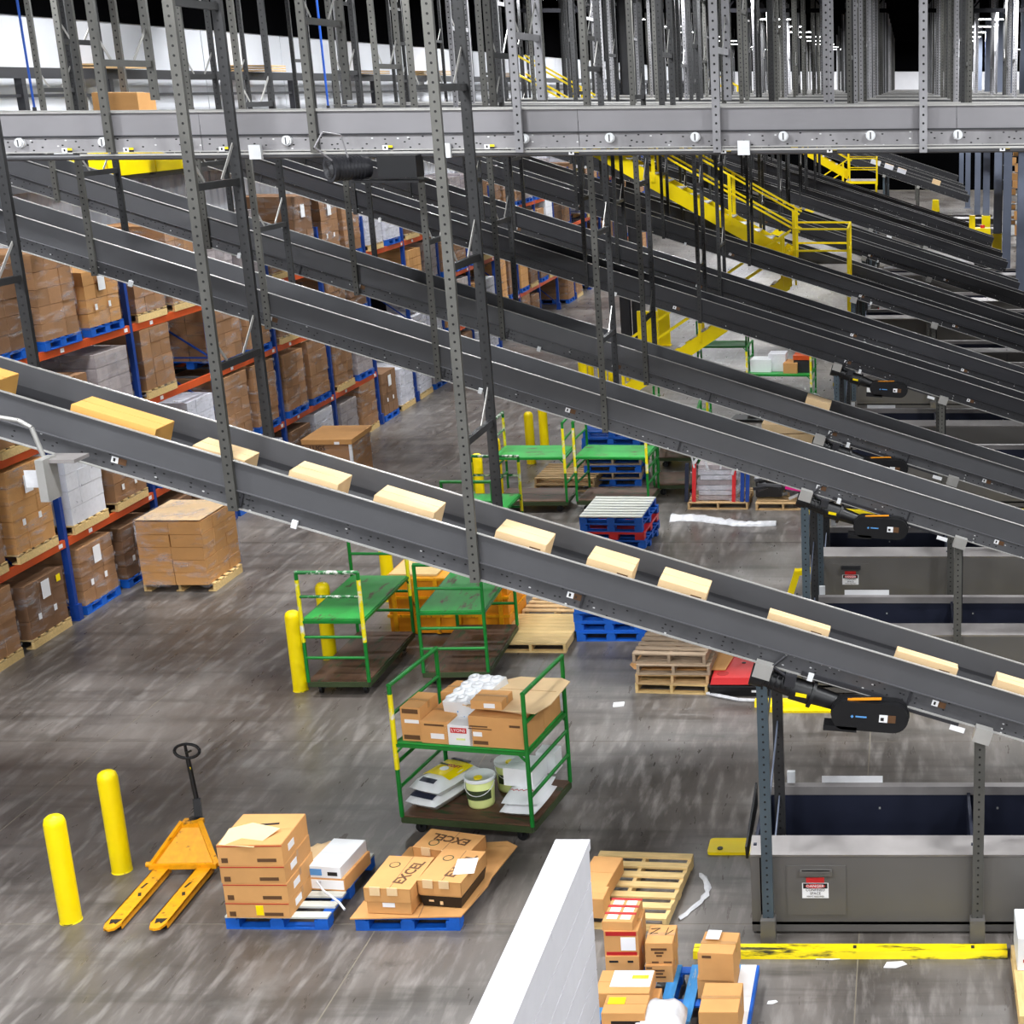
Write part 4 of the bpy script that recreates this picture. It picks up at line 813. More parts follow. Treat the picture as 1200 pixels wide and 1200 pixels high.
# ------------------------------------------------------------------ pallets with brown cartons, bottom left
pallet('blue pallet with a tall carton stack and bare boards, beside the pallet jack', -6.03, 13.28, 0, R(-1), 'blue', 0.99, 1.24, top='wood_white')
z = 0.14
for k, (dx, h) in enumerate(((0, 0.17), (0.0, 0.2), (-0.01, 0.19), (-0.015, 0.22))):
    c = carton('brown carton of the tall stack beside the pallet jack, %s' % ('bottom one', 'second from the bottom', 'third from the bottom', 'topmost with torn lid')[k], -6.19 + dx, 12.95, z, (0.61, 0.62, h - 0.008), R(0.6 * k - 1), tape=(k < 3), sticker=[(0.5, 0.25, 0.18, 0.035, 'brownink'), (-0.8, 0.25, 0.06, 0.05, 'brownink')])
    bx('label_sticker', (0.003, 0.14, 0.07), 'paper', c, (0.307, -0.1, h * 0.5)); bx('red_band', (0.612, 0.003, 0.008), 'redprint', c, (0, -0.3115, h - 0.02))
    if k == 0: bx('yellow_note', (0.07, 0.004, 0.1), 'yellow', c, (0.02, -0.312, 0.08))
    if k == 3:
        part('torn_flap', MB().add([(-0.28, -0.31, 0.22), (0.05, -0.33, 0.2), (0.2, -0.05, 0.25), (-0.1, 0.05, 0.26), (-0.3, -0.02, 0.235)], [(0, 1, 2, 3, 4)]), M['kraft_lt'], c)
        part('dark_gap', MB().box((-0.05, 0.08, 0.2205), (0.36, 0.03, 0.003), 0.15), M['ink'], c)
    z += h
carton('white printed flat carton on the bare boards of the pallet, upper one', -5.71, 13.42, 0.28, (0.34, 0.56, 0.12), R(-6), mat='plastic_white', tape=False, sticker=[(-0.5, 0.5, 0.12, 0.07, 'cyan'), (0.5, 0.4, 0.1, 0.04, 'ink')])
carton('white printed flat carton on the bare boards of the pallet, lower one', -5.69, 13.42, 0.141, (0.36, 0.56, 0.135), R(-6), mat='kraft', tape=False, sticker=[(0.0, 0.5, 0.34, 0.1, 'paper')])
sack('crumpled kraft paper bag behind the tall carton stack', -5.92, 13.62, 0.142, R(30), (0.34, 0.4, 0.2), 'kraft_lt', cat='bag')
carton('small brown carton squeezed behind the tall stack', -6.0, 13.35, 0.142, (0.2, 0.2, 0.16), R(10))
t = thing('plastic_strap', 'loose white plastic strap over the bare pallet boards', 'strap', (-5.8, 12.95, 0.15))
part('strap', MB().tube([(0.0, 0.3, 0.02), (0.02, 0.1, 0.14), (0.12, 0.0, 0.1), (0.3, -0.1, 0.03), (0.38, -0.18, 0.0)], 0.012, 6), M['film'], t)
for k in range(1):
    t = thing('wood_scrap', 'small splintered wood scrap on the floor between the two blue pallets', 'wood scrap', (-5.27, 13.95, 0)); part('splinter', MB().box((0, 0, 0.012), (0.2, 0.06, 0.024), 0.1), M['wood_old'], t)
pallet('blue pallet under a big cardboard sheet and lettered brown cartons', -4.78, 13.24, 0, R(0), 'blue', 1.0, 1.2)
t = thing('cardboard_sheet', 'large buckled cardboard sheet covering the blue pallet', 'cardboard', (-4.76, 13.26, 0.145), R(0))
part('sheet', MB().add([(-0.55, -0.66, 0.0), (0.5, -0.62, 0.0), (0.62, -0.1, 0.03), (0.6, 0.1, 0.0), (0.72, 0.66, 0.05), (0.58, 0.8, 0.03), (-0.42, 0.72, 0.01), (-0.5, 0.1, 0.0),
    (-0.55, -0.66, 0.012), (0.5, -0.62, 0.012), (0.62, -0.1, 0.042), (0.6, 0.1, 0.012), (0.72, 0.66, 0.062), (0.58, 0.8, 0.042), (-0.42, 0.72, 0.022), (-0.5, 0.1, 0.012)],
    [(7, 6, 5, 4, 3, 2, 1, 0), (8, 9, 10, 11, 12, 13, 14, 15)] + [(i, (i + 1) % 8, 8 + (i + 1) % 8, 8 + i) for i in range(8)]), M['kraft'], t)
part('crease', MB().box((0.05, 0.0, 0.0135), (0.01, 1.3, 0.003), 0.08), M['kraft_dk'], t)
def lidbox(label, x, y, rz, d, tilt=0.0, base='kraft', z=0.165, sheet=False, upside=False):
    c = thing('produce_carton', label, 'box', (x, y, z), rz); w_, l, h = d
    part('body', MB().box((0, 0, h * 0.44), (w_ * 0.94, l * 0.96, h * 0.88)), M[base], c)
    ld = part('lid', MB().box((0, 0, 0), (w_, l, 0.012)).box((0, -l / 2 + 0.004, -0.07), (w_, 0.008, 0.14)).box((0, l / 2 - 0.004, -0.07), (w_, 0.008, 0.14)).box((-w_ / 2 + 0.004, 0, -0.07), (0.008, l, 0.14)).box((w_ / 2 - 0.004, 0, -0.07), (0.008, l, 0.14)), M['kraft'], c, (0, 0, h), (tilt, 0, 0))
    r = R(90 if not upside else 180)
    text('lettering', 'EXCEL', 0.15, 'brownink', ld, (w_ * 0.22 if not upside else 0, 0.0 if not upside else 0.04, 0.0075), (0, 0, R(80) if not upside else R(174)), bold=0.004)
    part('round_stamp', MB().prism([(0.055 * math.cos(a * PI / 8), 0.055 * math.sin(a * PI / 8)) for a in range(16)], 0.0065, 0.0075, 'z'), M['olive'], ld, (-w_ * 0.22, l * 0.22 if not upside else -0.06, 0))
    part('stamp_centre', MB().prism([(0.043 * math.cos(a * PI / 8), 0.043 * math.sin(a * PI / 8)) for a in range(16)], 0.0078, 0.0082, 'z'), M['kraft'], ld, (-w_ * 0.22, l * 0.22 if not upside else -0.06, 0))
    part('seam', MB().box((0.02, 0, 0.0065), (0.005, l * 0.96, 0.002)), M['kraft_dk2'], ld)
    part('tab', MB().box((-w_ * 0.25, -l / 2 - 0.012, -0.02), (0.1, 0.01, 0.09)).box((w_ * 0.12, -l / 2 - 0.012, -0.02), (0.1, 0.01, 0.08)), M['kraft_lt'], ld)
    bx('label_sticker', (0.12, 0.004, 0.045), 'paper', c, (0.0, -l * 0.48 - 0.003, h * 0.35))
    if sheet: part('paper_sheet', MB().box((0.14, 0.0, 0.009), (0.2, 0.3, 0.002), 0.25), M['paper'], ld)
    return c
lidbox('brown lettered meat carton at the front left of the cardboard sheet', -4.93, 12.97, R(-4), (0.46, 0.62, 0.27))
c = lidbox('brown lettered carton with a white paper sheet, on a black tray', -4.45, 13.08, R(-7), (0.44, 0.62, 0.17), z=0.275, sheet=True)
t = thing('black_tray', 'black plastic tray under the carton with the white paper sheet', 'tray', (-4.45, 13.08, 0.165), R(-7)); part('tray_body', MB().box((0, 0, 0.06), (0.38, 0.56, 0.12), top=(1.12, 1.08)), M['black'], t); part('label_sticker', MB().box((-0.1, -0.292, 0.07), (0.05, 0.004, 0.03)).box((0.0, -0.29, 0.05), (0.03, 0.004, 0.05)), M['kraft_lt'], t)
lidbox('brown lettered carton with its lid askew at the back of the cardboard sheet', -4.66, 13.68, R(-14), (0.62, 0.36, 0.22), tilt=0.06, upside=True)
# ------------------------------------------------------------------ bottom middle and right
pallet('open wooden pallet behind the white partition wall', -2.74, 13.28, 0, R(-4), 'yellow', 0.98, 1.26, n=7)
carton('upright flattened brown carton lying on the open wooden pallet', -3.04, 13.2, 0.145, (0.3, 0.62, 0.16), R(-6), tape=False)
carton('brown carton at the near left of the open wooden pallet', -3.05, 12.75, 0.145, (0.34, 0.24, 0.2), R(-3), tape=False)
sack('crumpled white paper at the left edge of the open wooden pallet', -3.27, 13.3, 0.145, R(8), (0.2, 0.5, 0.06), 'paper', cat='paper')
t = thing('plastic_film', 'twisted clear plastic film on the floor right of the open wooden pallet', 'film', (-2.12, 13.4, 0)); part('film', MB().add([(0.12 * math.sin(k * 0.33) + sx * (0.012 + 0.03 * abs(math.sin(k * 1.3))), 0.32 - k * 0.075, 0.008 + (0.03 * abs(math.sin(k * 0.9 + sx)) if sx == 0 else 0)) for k in range(13) for sx in (-1, 0, 1)], [(3 * k + j, 3 * k + j + 1, 3 * k + j + 4, 3 * k + j + 3) for k in range(12) for j in (0, 1)], 0, True), M['film'], t)
pallet('bright blue pallet under the cartons at the bottom of the picture', -2.08, 11.3, 0, R(90), 'blue', 1.1, 1.24, n=7, top='blue_top')
st = [(0.4, 0.5, 0.09, 'brownink')]
_, z = box_px('brown lettered carton at the bottom of the red-printed stack', 711, 750, 1150, 1121, 0.14, 0.36, rz=0, sticker=[(-0.5, 0.8, 0.08, 0.02, 'ink'), (0.5, 0.8, 0.05, 0.02, 'ink'), (0.1, 0.2, 0.16, 0.03, 'ink')])
c, z2 = box_px('brown carton with red borders, middle of the red-printed stack', 709, 749, 1120, 1092, z + 0.0, 0.38, sticker=[(0.0, 0.92, 0.27, 0.04, 'redprint'), (0.0, 0.08, 0.27, 0.04, 'redprint'), (0.4, 0.5, 0.13, 0.13, 'paper')])
c, z3 = box_px('shallow red-printed carton on top of its stack', 707, 743, 1091, 1081, z2, 0.4, rz=R(-3), tape=False)
for a in range(3): bx('white_patch', (0.09, 0.07, 0.003), 'paper', c, (-0.06, -0.12 + a * 0.12, (z3 - z2) + 0.007)); bx('white_patch', (0.09, 0.07, 0.003), 'paper', c, (0.06, -0.12 + a * 0.12, (z3 - z2) + 0.007)); bx('red_patch', (0.28, 0.035, 0.003), 'redprint', c, (0.0, -0.06 + a * 0.12, (z3 - z2) + 0.0065))
_, z = box_px('dark brown carton right of the red-printed stack, lower one', 757, 789, 1151, 1132, 0.14, 0.3, mat='kraft', sticker=[(0.0, 0.72, 0.1, 0.016, 'brownink'), (0.0, 0.52, 0.07, 0.016, 'brownink'), (0.0, 0.32, 0.12, 0.016, 'brownink'), (-0.7, 0.88, 0.05, 0.014, 'brownink')])
c, z = box_px('dark brown carton right of the red-printed stack, upper one', 757, 789, 1131, 1106, z, 0.3, mat='kraft', sticker=[(0.0, 0.74, 0.14, 0.022, 'brownink'), (0.0, 0.58, 0.08, 0.02, 'brownink'), (0.0, 0.44, 0.05, 0.016, 'brownink'), (-0.3, 0.14, 0.06, 0.014, 'brownink'), (0.6, 0.14, 0.07, 0.014, 'brownink')])
part('scribble', MB().tube([(-0.1, 0.08, z), (-0.02, 0.09, z), (-0.1, 0.0, z), (-0.03, 0.01, z)], 0.003, 5).tube([(0.05, 0.1, z), (0.04, -0.02, z), (0.1, 0.06, z)], 0.003, 5), M['ink'], c, (0, 0, -c.location.z + 0.008))
q = P(733, 1183, 0.3)
carton('brown carton low at the left, under the yellow-labelled ones', q.x + 0.05, q.y, 0.145, (0.42, 0.62, 0.15))
c = carton('long brown and white carton with yellow label, behind the yellow-labelled one', q.x - 0.03, q.y + 0.2, 0.3, (0.46, 0.34, 0.13), sticker=[(0.5, 0.6, 0.1, 0.03, 'yellow')], tape=False)
bx('white_top', (0.34, 0.24, 0.004), 'paper', c, (0.05, 0.04, 0.14))
bx('yellow_label', (0.14, 0.05, 0.004), 'yellow', c, (0.12, 0.06, 0.1445))
c = carton('brown carton with yellow label at the bottom picture border', q.x + 0.03, q.y - 0.12, 0.3, (0.36, 0.26, 0.13), sticker=[(0.1, 0.35, 0.24, 0.03, 'ink')], tape=False)
bx('yellow_label', (0.14, 0.09, 0.004), 'yellow', c, (-0.08, 0.04, 0.14))
for k in range(2): sack('clear plastic bag of white goods at the bottom picture border, %s' % ('rear one' if k == 0 else 'front one'), -2.06, 10.82 - 0.36 * k, 0.15, 0, (0.44, 0.34, 0.26), 'film', cat='bag')
c, z = box_px('brown carton under the tilted one, right side of the bright blue pallet', 818, 861, 1170, 1146, 0.145, 0.4, mat='kraft')
bx('yellow_label', (0.05, 0.2, 0.004), 'yellow', c, (-0.13, 0.1, z - 0.145 + 0.008))
c, z = box_px('turned brown carton topmost on the right of the bright blue pallet', 820, 862, 1149, 1118, z, 0.34, mat='kraft', rz=R(-4), sticker=[(-0.5, 0.88, 0.08, 0.025, 'brownink')])
bx('label_sticker', (0.12, 0.14, 0.003), 'paper', c, (-0.06, 0.08, 0.292)); 
c, z = box_px('pale brown carton at the bottom right of the bright blue pallet', 820, 866, 1225, 1187, 0.145, 0.42, mat='kraft', sticker=[(-0.3, 0.5, 0.12, 0.06, 'brownink')])
t = thing('folded_sheet', 'white and blue folded sheet at the right edge of the bright blue pallet', 'sheet', (-1.42, 11.35, 0.15)); part('sheet', MB().box((0, 0, 0.01), (0.14, 0.9, 0.02)), M['paper'], t); part('hem', MB().box((0.08, 0, -0.02), (0.03, 0.9, 0.07)), M['blue'], t)
pallet('wooden pallet cut off by the right picture border', 1.52, 11.62, 0, R(90), 'yellow', 1.1, 1.1)
carton('white carton on the pallet at the right picture border', 1.3, 12.0, 0.145, (0.6, 0.5, 0.32), 0, mat='plastic_white', tape=False, sticker=[(-0.7, 0.3, 0.08, 0.03, 'redprint')])
for k, (px, py, sx, sy) in enumerate(((975, 1123, 0.3, 0.06), (1049, 1131, 0.22, 0.1), (905, 1175, 0.1, 0.05), (720, 1, 0, 0))):
    if sx:
        q = P(px, py); t = thing('paper_scrap', 'torn pale paper scrap on the floor below the yellow kerb, %s from the left' % ORD[(1, 2, 0)[k]], 'scrap', (q.x, q.y, 0), 0.1 * k)
        part('scrap', MB().prism([(-sx / 2, -sy / 3), (0, -sy / 2), (sx / 2, 0), (sx / 3, sy / 2), (-sx / 3, sy / 2)], 0, 0.006, 'z'), M['paper'], t)
for k, (px, py) in enumerate(((725, 826), (575, 801))):
    q = P(px, py); t = thing('paper_scrap', ('small square white paper scrap on the open floor left of the near floor stand', 'crumpled white paper scrap behind the loaded green cart')[k], 'scrap', (q.x, q.y, 0), 0.4)
    part('scrap', MB().prism([(-0.09, -0.06), (0.05, -0.08), (0.09, 0.05), (-0.05, 0.08)], 0, 0.012, 'z'), M['paper'], t)
# ------------------------------------------------------------------ empty pallets in the middle
pallet('closed-board wooden pallet on the floor, front one of two', -5.36, 20.55, 0, R(-1), 'yellow', 1.02, 1.25, n=9, bw=0.13)
pallet('slatted wooden pallet right behind the closed-board one', -5.3, 21.9, 0, R(-2), 'wood', 1.02, 1.2, n=7)
def pstack(where, x, y, rz, kinds, w=1.0, d=1.2, jit=0.02):
    for k, kd in enumerate(kinds):
        pos = 'bottom one' if k == 0 else ('topmost' if k == len(kinds) - 1 else '%s from the bottom' % ORD[k])
        cn = {'wood': 'wooden', 'old': 'weathered wooden', 'blue': 'blue', 'white': 'white-topped blue', 'yellow': 'pale wooden', 'red': 'red'}[kd]
        if kd == 'red':
            t = thing('pallet', 'red plastic pallet of %s, %s' % (where, pos), 'pallet', (x + rnd.uniform(-jit, jit), y, 0.142 * k), rz)
            bx('top_sheet', (w, d, 0.04), 'red', t, (0, 0, 0.12))
            for a in (-1, 0, 1):
                for b in (-1, 0, 1): bx('foot', (0.16, 0.16, 0.1), 'red', t, (a * (w / 2 - 0.09), b * (d / 2 - 0.09), 0.05))
        else: pallet('%s pallet of %s, %s' % (cn, where, pos), x + rnd.uniform(-jit, jit), y + rnd.uniform(-jit, jit), 0.142 * k, rz + rnd.uniform(-jit, jit), 'blue' if kd == 'white' else kd, w, d, top='wood_white' if kd == 'white' else None, n=8 if kd == 'white' else 7, bw=0.13 if kd == 'white' else None)
pstack('the low blue stack beside the closed-board pallet', -4.3, 21.0, R(0), ['blue', 'blue', 'blue', 'blue'], 1.0, 1.2, 0.03)
pstack('the stack beside the red plastic pallet', -3.08, 18.98, R(-3), ['yellow', 'wood', 'old', 'old'], 0.98, 1.15, 0.03)
pstack('the white-topped stack', -5.02, 25.15, R(-2), ['blue', 'blue', 'red', 'blue', 'white'], 1.08, 1.3, 0.03)
pstack('the tall pile behind the far green carts', -5.95, 29.75, R(1), ['blue', 'old', 'blue', 'old', 'wood', 'blue', 'blue', 'blue'], 1.15, 1.2, 0.03)
pstack('the low pile behind the far left cart', -6.8, 29.3, R(-2), ['wood', 'wood'], 1.2, 1.2)
t = thing('cardboard_sheet', 'curled brown cardboard sheet under the weathered wooden stack', 'cardboard', (-3.0, 19.1, 0.29), R(-4)); part('sheet', MB().prism([(-0.7, -0.4), (-0.6, -0.55), (0.62, -0.5), (0.68, 0.7), (0.5, 0.75), (-0.6, 0.6)], -0.006, 0.004, 'z'), M['kraft'], t)
t = thing('red_pallet', 'red plastic pallet with round recesses on top of black crates', 'pallet', (-2.2, 18.85, 0.18), R(0))
part('top_sheet', MB().box((0, 0, 0.05), (0.78, 1.1, 0.09), top=(0.95, 0.96)), M['red'], t)
for a in (-1, 1):
    for b in (-1, 1): part('recess', MB().cyl((0, 0, 0.094), (0, 0, 0.098), 0.08, 16), M['redprint'], t, (a * 0.24, b * 0.38, 0))
part('hole', MB().cyl((0, 0, 0.094), (0, 0, 0.099), 0.03, 10), M['ink'], t)
for k in range(1): t = thing('black_crate', 'black plastic crate under the red pallet', 'crate', (-2.2, 18.9, 0)); part('crate_body', MB().box((0, 0, 0.08), (0.8, 1.1, 0.155), top=(1.03, 1.02)), M['black'], t); part('rim', MB().box((0, 0, 0.15), (0.86, 1.16, 0.02)), M['steel_dk'], t); bx('label_sticker', (0.1, 0.004, 0.03), 'paper', t, (0.2, -0.575, 0.08))
t = thing('plastic_film', 'clear plastic film trailing on the floor before the black crates', 'film', (-2.3, 18.3, 0)); part('film', MB().tube([(-0.35, 0.1, 0.02), (-0.2, 0.0, 0.03), (0.1, -0.12, 0.02), (0.45, -0.15, 0.02)], 0.025, 6), M['film'], t)
t = thing('floor_plate', 'yellow rounded floor plate under the near gear motor, by the black crates', 'plate', (-1.7, 17.9, 0)); part('plate', MB().cyl((0, 0, 0), (0, 0, 0.08), 0.1, 14).box((0.8, 0.0, 0.015), (1.6, 0.2, 0.03)), M['yellow'], t); part('anchor', MB().cyl((0, 0, 0.08), (0, 0, 0.1), 0.03, 8), M['steel_dk'], t)
# scrap on pallets
pallet('wooden pallet under the stretch-wrapped scrap', -3.6, 27.95, 0, 0, 'wood', 1.15, 1.1); pallet('wooden pallet under the dark tangled scrap', -2.35, 27.9, 0, 0, 'wood', 1.05, 1.1)
t = thing('wrapped_bale', 'pale stretch-wrapped bale of folded film between red and blue bars', 'bale', (-3.6, 27.95, 0.145)); rr = random.Random(3)
for k in range(7): part('folded_layer', MB().box((rr.uniform(-0.03, 0.03), 0, 0.05 + k * 0.1), (0.72 + rr.uniform(-0.05, 0.05), 0.8, 0.09), rr.uniform(-0.05, 0.05)), M['film'] if k % 3 else M['silverbox'], t)
for a, m_ in ((-0.46, 'red'), (0.3, 'red'), (-0.6, 'navy'), (0.46, 'rack_blue'), (0.56, 'rack_blue')): part('upright_bar', MB().bar((a, -0.5, 0.0), (a + 0.03, -0.45, 0.75), 0.07, 0.06), M[m_], t)
part('stretch_wrap', MB().box((0, 0, 0.42), (1.1, 0.98, 0.84), top=(0.9, 0.9)), M['wrap'], t)
for k in range(9): a = rr.uniform(-0.6, 0.6); part('dangling_strip', MB().bar((a, -0.4, 1.05), (a + rr.uniform(-0.2, 0.2), -0.55, 0.7 + rr.uniform(-0.2, 0.1)), 0.01, 0.05), M['film'], t)
t = thing('scrap_heap', 'dark tangled scrap of bars and film with a pink strip', 'scrap', (-2.35, 27.9, 0.145))
for k in range(26):
    a = Vector((rr.uniform(-0.5, 0.5), rr.uniform(-0.5, 0.3), rr.uniform(0.02, 0.5))); b = a + Vector((rr.uniform(-0.5, 0.5), rr.uniform(-0.3, 0.3), rr.uniform(-0.15, 0.2))); b.z = max(b.z, 0.03)
    b.x = max(-0.55, min(0.55, b.x)); part('metal_bar', MB().bar(a, b, 0.05, 0.05), M[('black', 'steel', 'steel_dk', 'film')[k % 4]], t)
part('pink_strip', MB().bar((0.05, -0.5, 0.32), (0.36, -0.5, 0.27), 0.06, 0.1), M['magenta'], t); part('panel', MB().box((-0.3, 0.1, 0.2), (0.5, 0.6, 0.35)), M['steel_dk'], t); part('panel', MB().box((0.3, 0.1, 0.15), (0.4, 0.5, 0.25)), M['steel'], t)
t = thing('plastic_film', 'long crumpled white film strip lying before the scrap pallets', 'film', (-3.4, 26.7, 0)); mb = MB(); vs = []; N = 26
for k in range(N): u = k / (N - 1); wv = 0.2 - 0.1 * u + 0.04 * rr.random(); cy = 0.1 - 0.45 * u + 0.08 * math.sin(7 * u); x_ = -1.0 + 2.0 * u; vs += [(x_, cy - wv, 0.004), (x_, cy - wv * 0.3, 0.05 + 0.05 * rr.random()), (x_, cy + wv * 0.4, 0.03 + 0.05 * rr.random()), (x_, cy + wv, 0.004)]
mb.add(vs, [(4 * k + j, 4 * k + j + 1, 4 * k + j + 5, 4 * k + j + 4) for k in range(N - 1) for j in range(3)], 0, True); part('film', mb, M['film'], t)
pallet('wooden pallet under the pale flat cardboard beyond the third incline', -2.55, 31.9, 0, 0, 'wood', 1.15, 1.1)
for k in range(3):
    t = thing('cardboard_sheet', 'pale flat cardboard beyond the second incline, %s sheet' % ('lowest', 'middle', 'top')[k], 'cardboard', (-2.55, 31.9, 0.15 + 0.22 * k), R(2 * k)); part('sheet', MB().prism([(-0.6, -0.5), (-0.4, -0.6), (0.55, -0.55), (0.58, 0.5), (-0.45, 0.6), (-0.5, 0.45)], 0, 0.2, 'z'), M['kraft_lt'], t); part('hole', MB().box((-0.1, 0.1, 0.201), (0.06, 0.05, 0.003)), M['ink'], t)
t = thing('hoist_bracket', 'yellow steel bracket with cable beside the pale flat cardboard', 'bracket', (-1.75, 31.0, 0)); part('arm', MB().bar((0, 0, 0), (0, 0, 1.25), 0.1, 0.12).bar((0, 0, 1.25), (-0.3, 0, 0.95), 0.1, 0.1), M['yellow'], t); part('cable', MB().tube([(0.05, -0.06, 1.2), (0.15, -0.1, 0.8), (0.1, -0.1, 0.2)], 0.015, 6), M['steel_dk'], t)
t = thing('hoist_bracket', 'yellow bent steel bracket left of the motor of the third stand row', 'bracket', (-1.6, 37.0, 0)); part('arm', MB().bar((0.1, 0, 0), (0.1, 0, 1.7), 0.12, 0.14).bar((0.1, 0, 1.7), (-0.25, 0, 1.9), 0.12, 0.12), M['yellow'], t); part('cable', MB().tube([(-0.25, -0.06, 1.8), (-0.3, -0.1, 1.5), (0.0, -0.1, 1.2)], 0.015, 6), M['steel_dk'], t)
t = thing('floor_mat', 'black mat lying on the floor under the third incline', 'mat', (*P(885, 492).xy, 0), R(-8)); part('mat', MB().box((0, 0, 0.03), (1.1, 0.6, 0.06)), M['black'], t); part('edge_strip', MB().box((0, -0.29, 0.062), (1.1, 0.03, 0.004)), M['steel_dk'], t)
# cargo of the far loaded cart
for k, (dx, dy, w_, l, h, m_, lb) in enumerate(((-0.55, 0.0, 0.5, 0.5, 0.3, 'plastic_white', 'white bag-like bundle at the left'), (-0.1, 0.1, 0.42, 0.5, 0.42, 'whitebox', 'ribbed white carton in the middle'), (0.3, -0.1, 0.34, 0.6, 0.24, 'kraft', 'brown carton right of the middle'), (0.62, 0.0, 0.4, 0.6, 0.3, 'steel_dk', 'dark grey crate at the right'), (0.62, 0.0, 0.42, 0.62, 0.1, 'rack_orange', 'orange lid on the dark grey crate'))):
    carton('%s of the far loaded cart shelf' % lb, -3.05 + dx * 0.86, 36.0 + dy, 1.095 + (0.31 if k == 4 else 0), (w_, l, h), R(-3), mat=m_, tape=False)
for k in range(3): sack('white sack on the lower deck of the far loaded cart, %s from the left' % ORD[k], -2.9 + 0.3 * k, 35.9, 0.24, R(15 * k), (0.34, 0.7, 0.3), 'film')
# ------------------------------------------------------------------ loads standing on the aisle floor
ld = load('kraft carton cube on a wooden pallet on the floor before the rack', -11.64, 23.12, 0, 'kraft', 1.05, 'wood', True, 1.04, 1.22, 0, nl=5, nx=2, ny=3, group=None)
bx('top_cover', (1.02, 1.2, 0.008), 'kraft_lt', ld, (0, 0, 1.215))
t = thing('pallet_load', 'two big lidded brown lettered cartons on a pallet beside the rack', 'pallet load', (-11.55, 29.5, 0), R(2)); link('pallet', CACHE[('rp', 'wood')], t)
part('body', MB().box((0, 0, 0.55), (0.92, 1.2, 0.82)), M['kraft_dk'], t); ld = part('lid', MB().box((0.0, 0, 0.98), (0.98, 1.28, 0.1), top=(1.02, 1.02)), M['kraft'], t)
text('lettering', 'LUGS', 0.13, 'ink', t, (-0.2, -0.624, 0.85), (R(90), 0, 0)); part('seam', MB().box((0, -0.602, 0.5), (0.92, 0.004, 0.01)), M['brownink'], t); part('corner_board', MB().box((0.45, -0.6, 0.5), (0.06, 0.04, 0.86)), M['paper'], t); bx('label_sticker', (0.1, 0.004, 0.08), 'paper', ld, (0.2, -0.645, 0.97))
part('stretch_wrap', MB().box((0.0, 0, 0.5), (0.96, 1.24, 0.86)), M['wrap'], t)
t = thing('red_tape', 'red strip of tape on the floor behind the kraft carton cube', 'tape', (-11.7, 24.2, 0.0)); part('strip', MB().box((0, 0, 0.01), (0.5, 0.08, 0.02)), M['red'], t)
# bent tube and control box hanging below the nearest incline, far left
t = thing('control_box', 'grey control box on a bent tube under the left end of the nearest incline', 'control box', (P(48, 535, Y=12.1).x, 12.1, P(0, 545, Y=12.1).z))
part('bent_tube', MB().tube([(-0.55, 0.1, 0.42), (-0.2, 0.1, 0.36), (-0.1, 0.1, 0.3), (-0.04, 0.1, 0.05)], 0.02, 8), M['edge'], t); part('box_body', MB().box((0.02, 0.02, -0.12), (0.07, 0.2, 0.36)), M['edge'], t); part('shelf_plate', MB().box((0.13, 0.12, 0.03), (0.28, 0.24, 0.03)), M['binrim'], t); part('clear_card', MB().box((-0.1, 0.0, -0.12), (0.13, 0.004, 0.15)), M['film'], t)
# ------------------------------------------------------------------ white partition wall, bottom middle
XL_, XR_, YE, ZT = -2.05, -1.86, 7.86, 3.55
wn = struct(part('wall_near', MB().box(((XL_ + XR_) / 2 , (YE + 0.2) / 2, ZT / 2 - 0.02), (XR_ - XL_ - 0.03, YE - 0.23, ZT - 0.04)), M['binrim'], None))
for k in range(17):
    for j in range(3):
        y0 = YE - 0.0 - (j * 2.6) - (0.0 if k % 2 == 0 or j == 0 else 1.3 - 1.3); ln = 2.6
        if k % 2 and j == 0: ln = 1.4
        elif k % 2: y0 = YE - 1.4 - (j - 1) * 2.6
        bx('panel', (0.016, ln - 0.01, 0.19), 'blockwhite', wn, (XR_ - 0.008, y0 - ln / 2, ZT - 0.06 - 0.1 - k * 0.2)); 
        if j == 0: bx('end_panel', (XR_ - XL_ - 0.02, 0.012, 0.194), 'blockwhite', wn, ((XL_ + XR_) / 2, YE - 0.004, ZT - 0.16 - k * 0.2)); 
        bx('panel', (0.016, ln - 0.01, 0.19), 'blockwhite', wn, (XL_ + 0.008, y0 - ln / 2, ZT - 0.06 - 0.1 - k * 0.2))
jy = P(625, 1091, ZT).y
for a, b in ((YE + 0.01, jy), (jy - 0.006, 0.2)): bx('cap_piece', (XR_ - XL_ + 0.012, round(a - b, 3), 0.06), 'blockwhite', wn, ((XL_ + XR_) / 2, (a + b) / 2, ZT - 0.03))
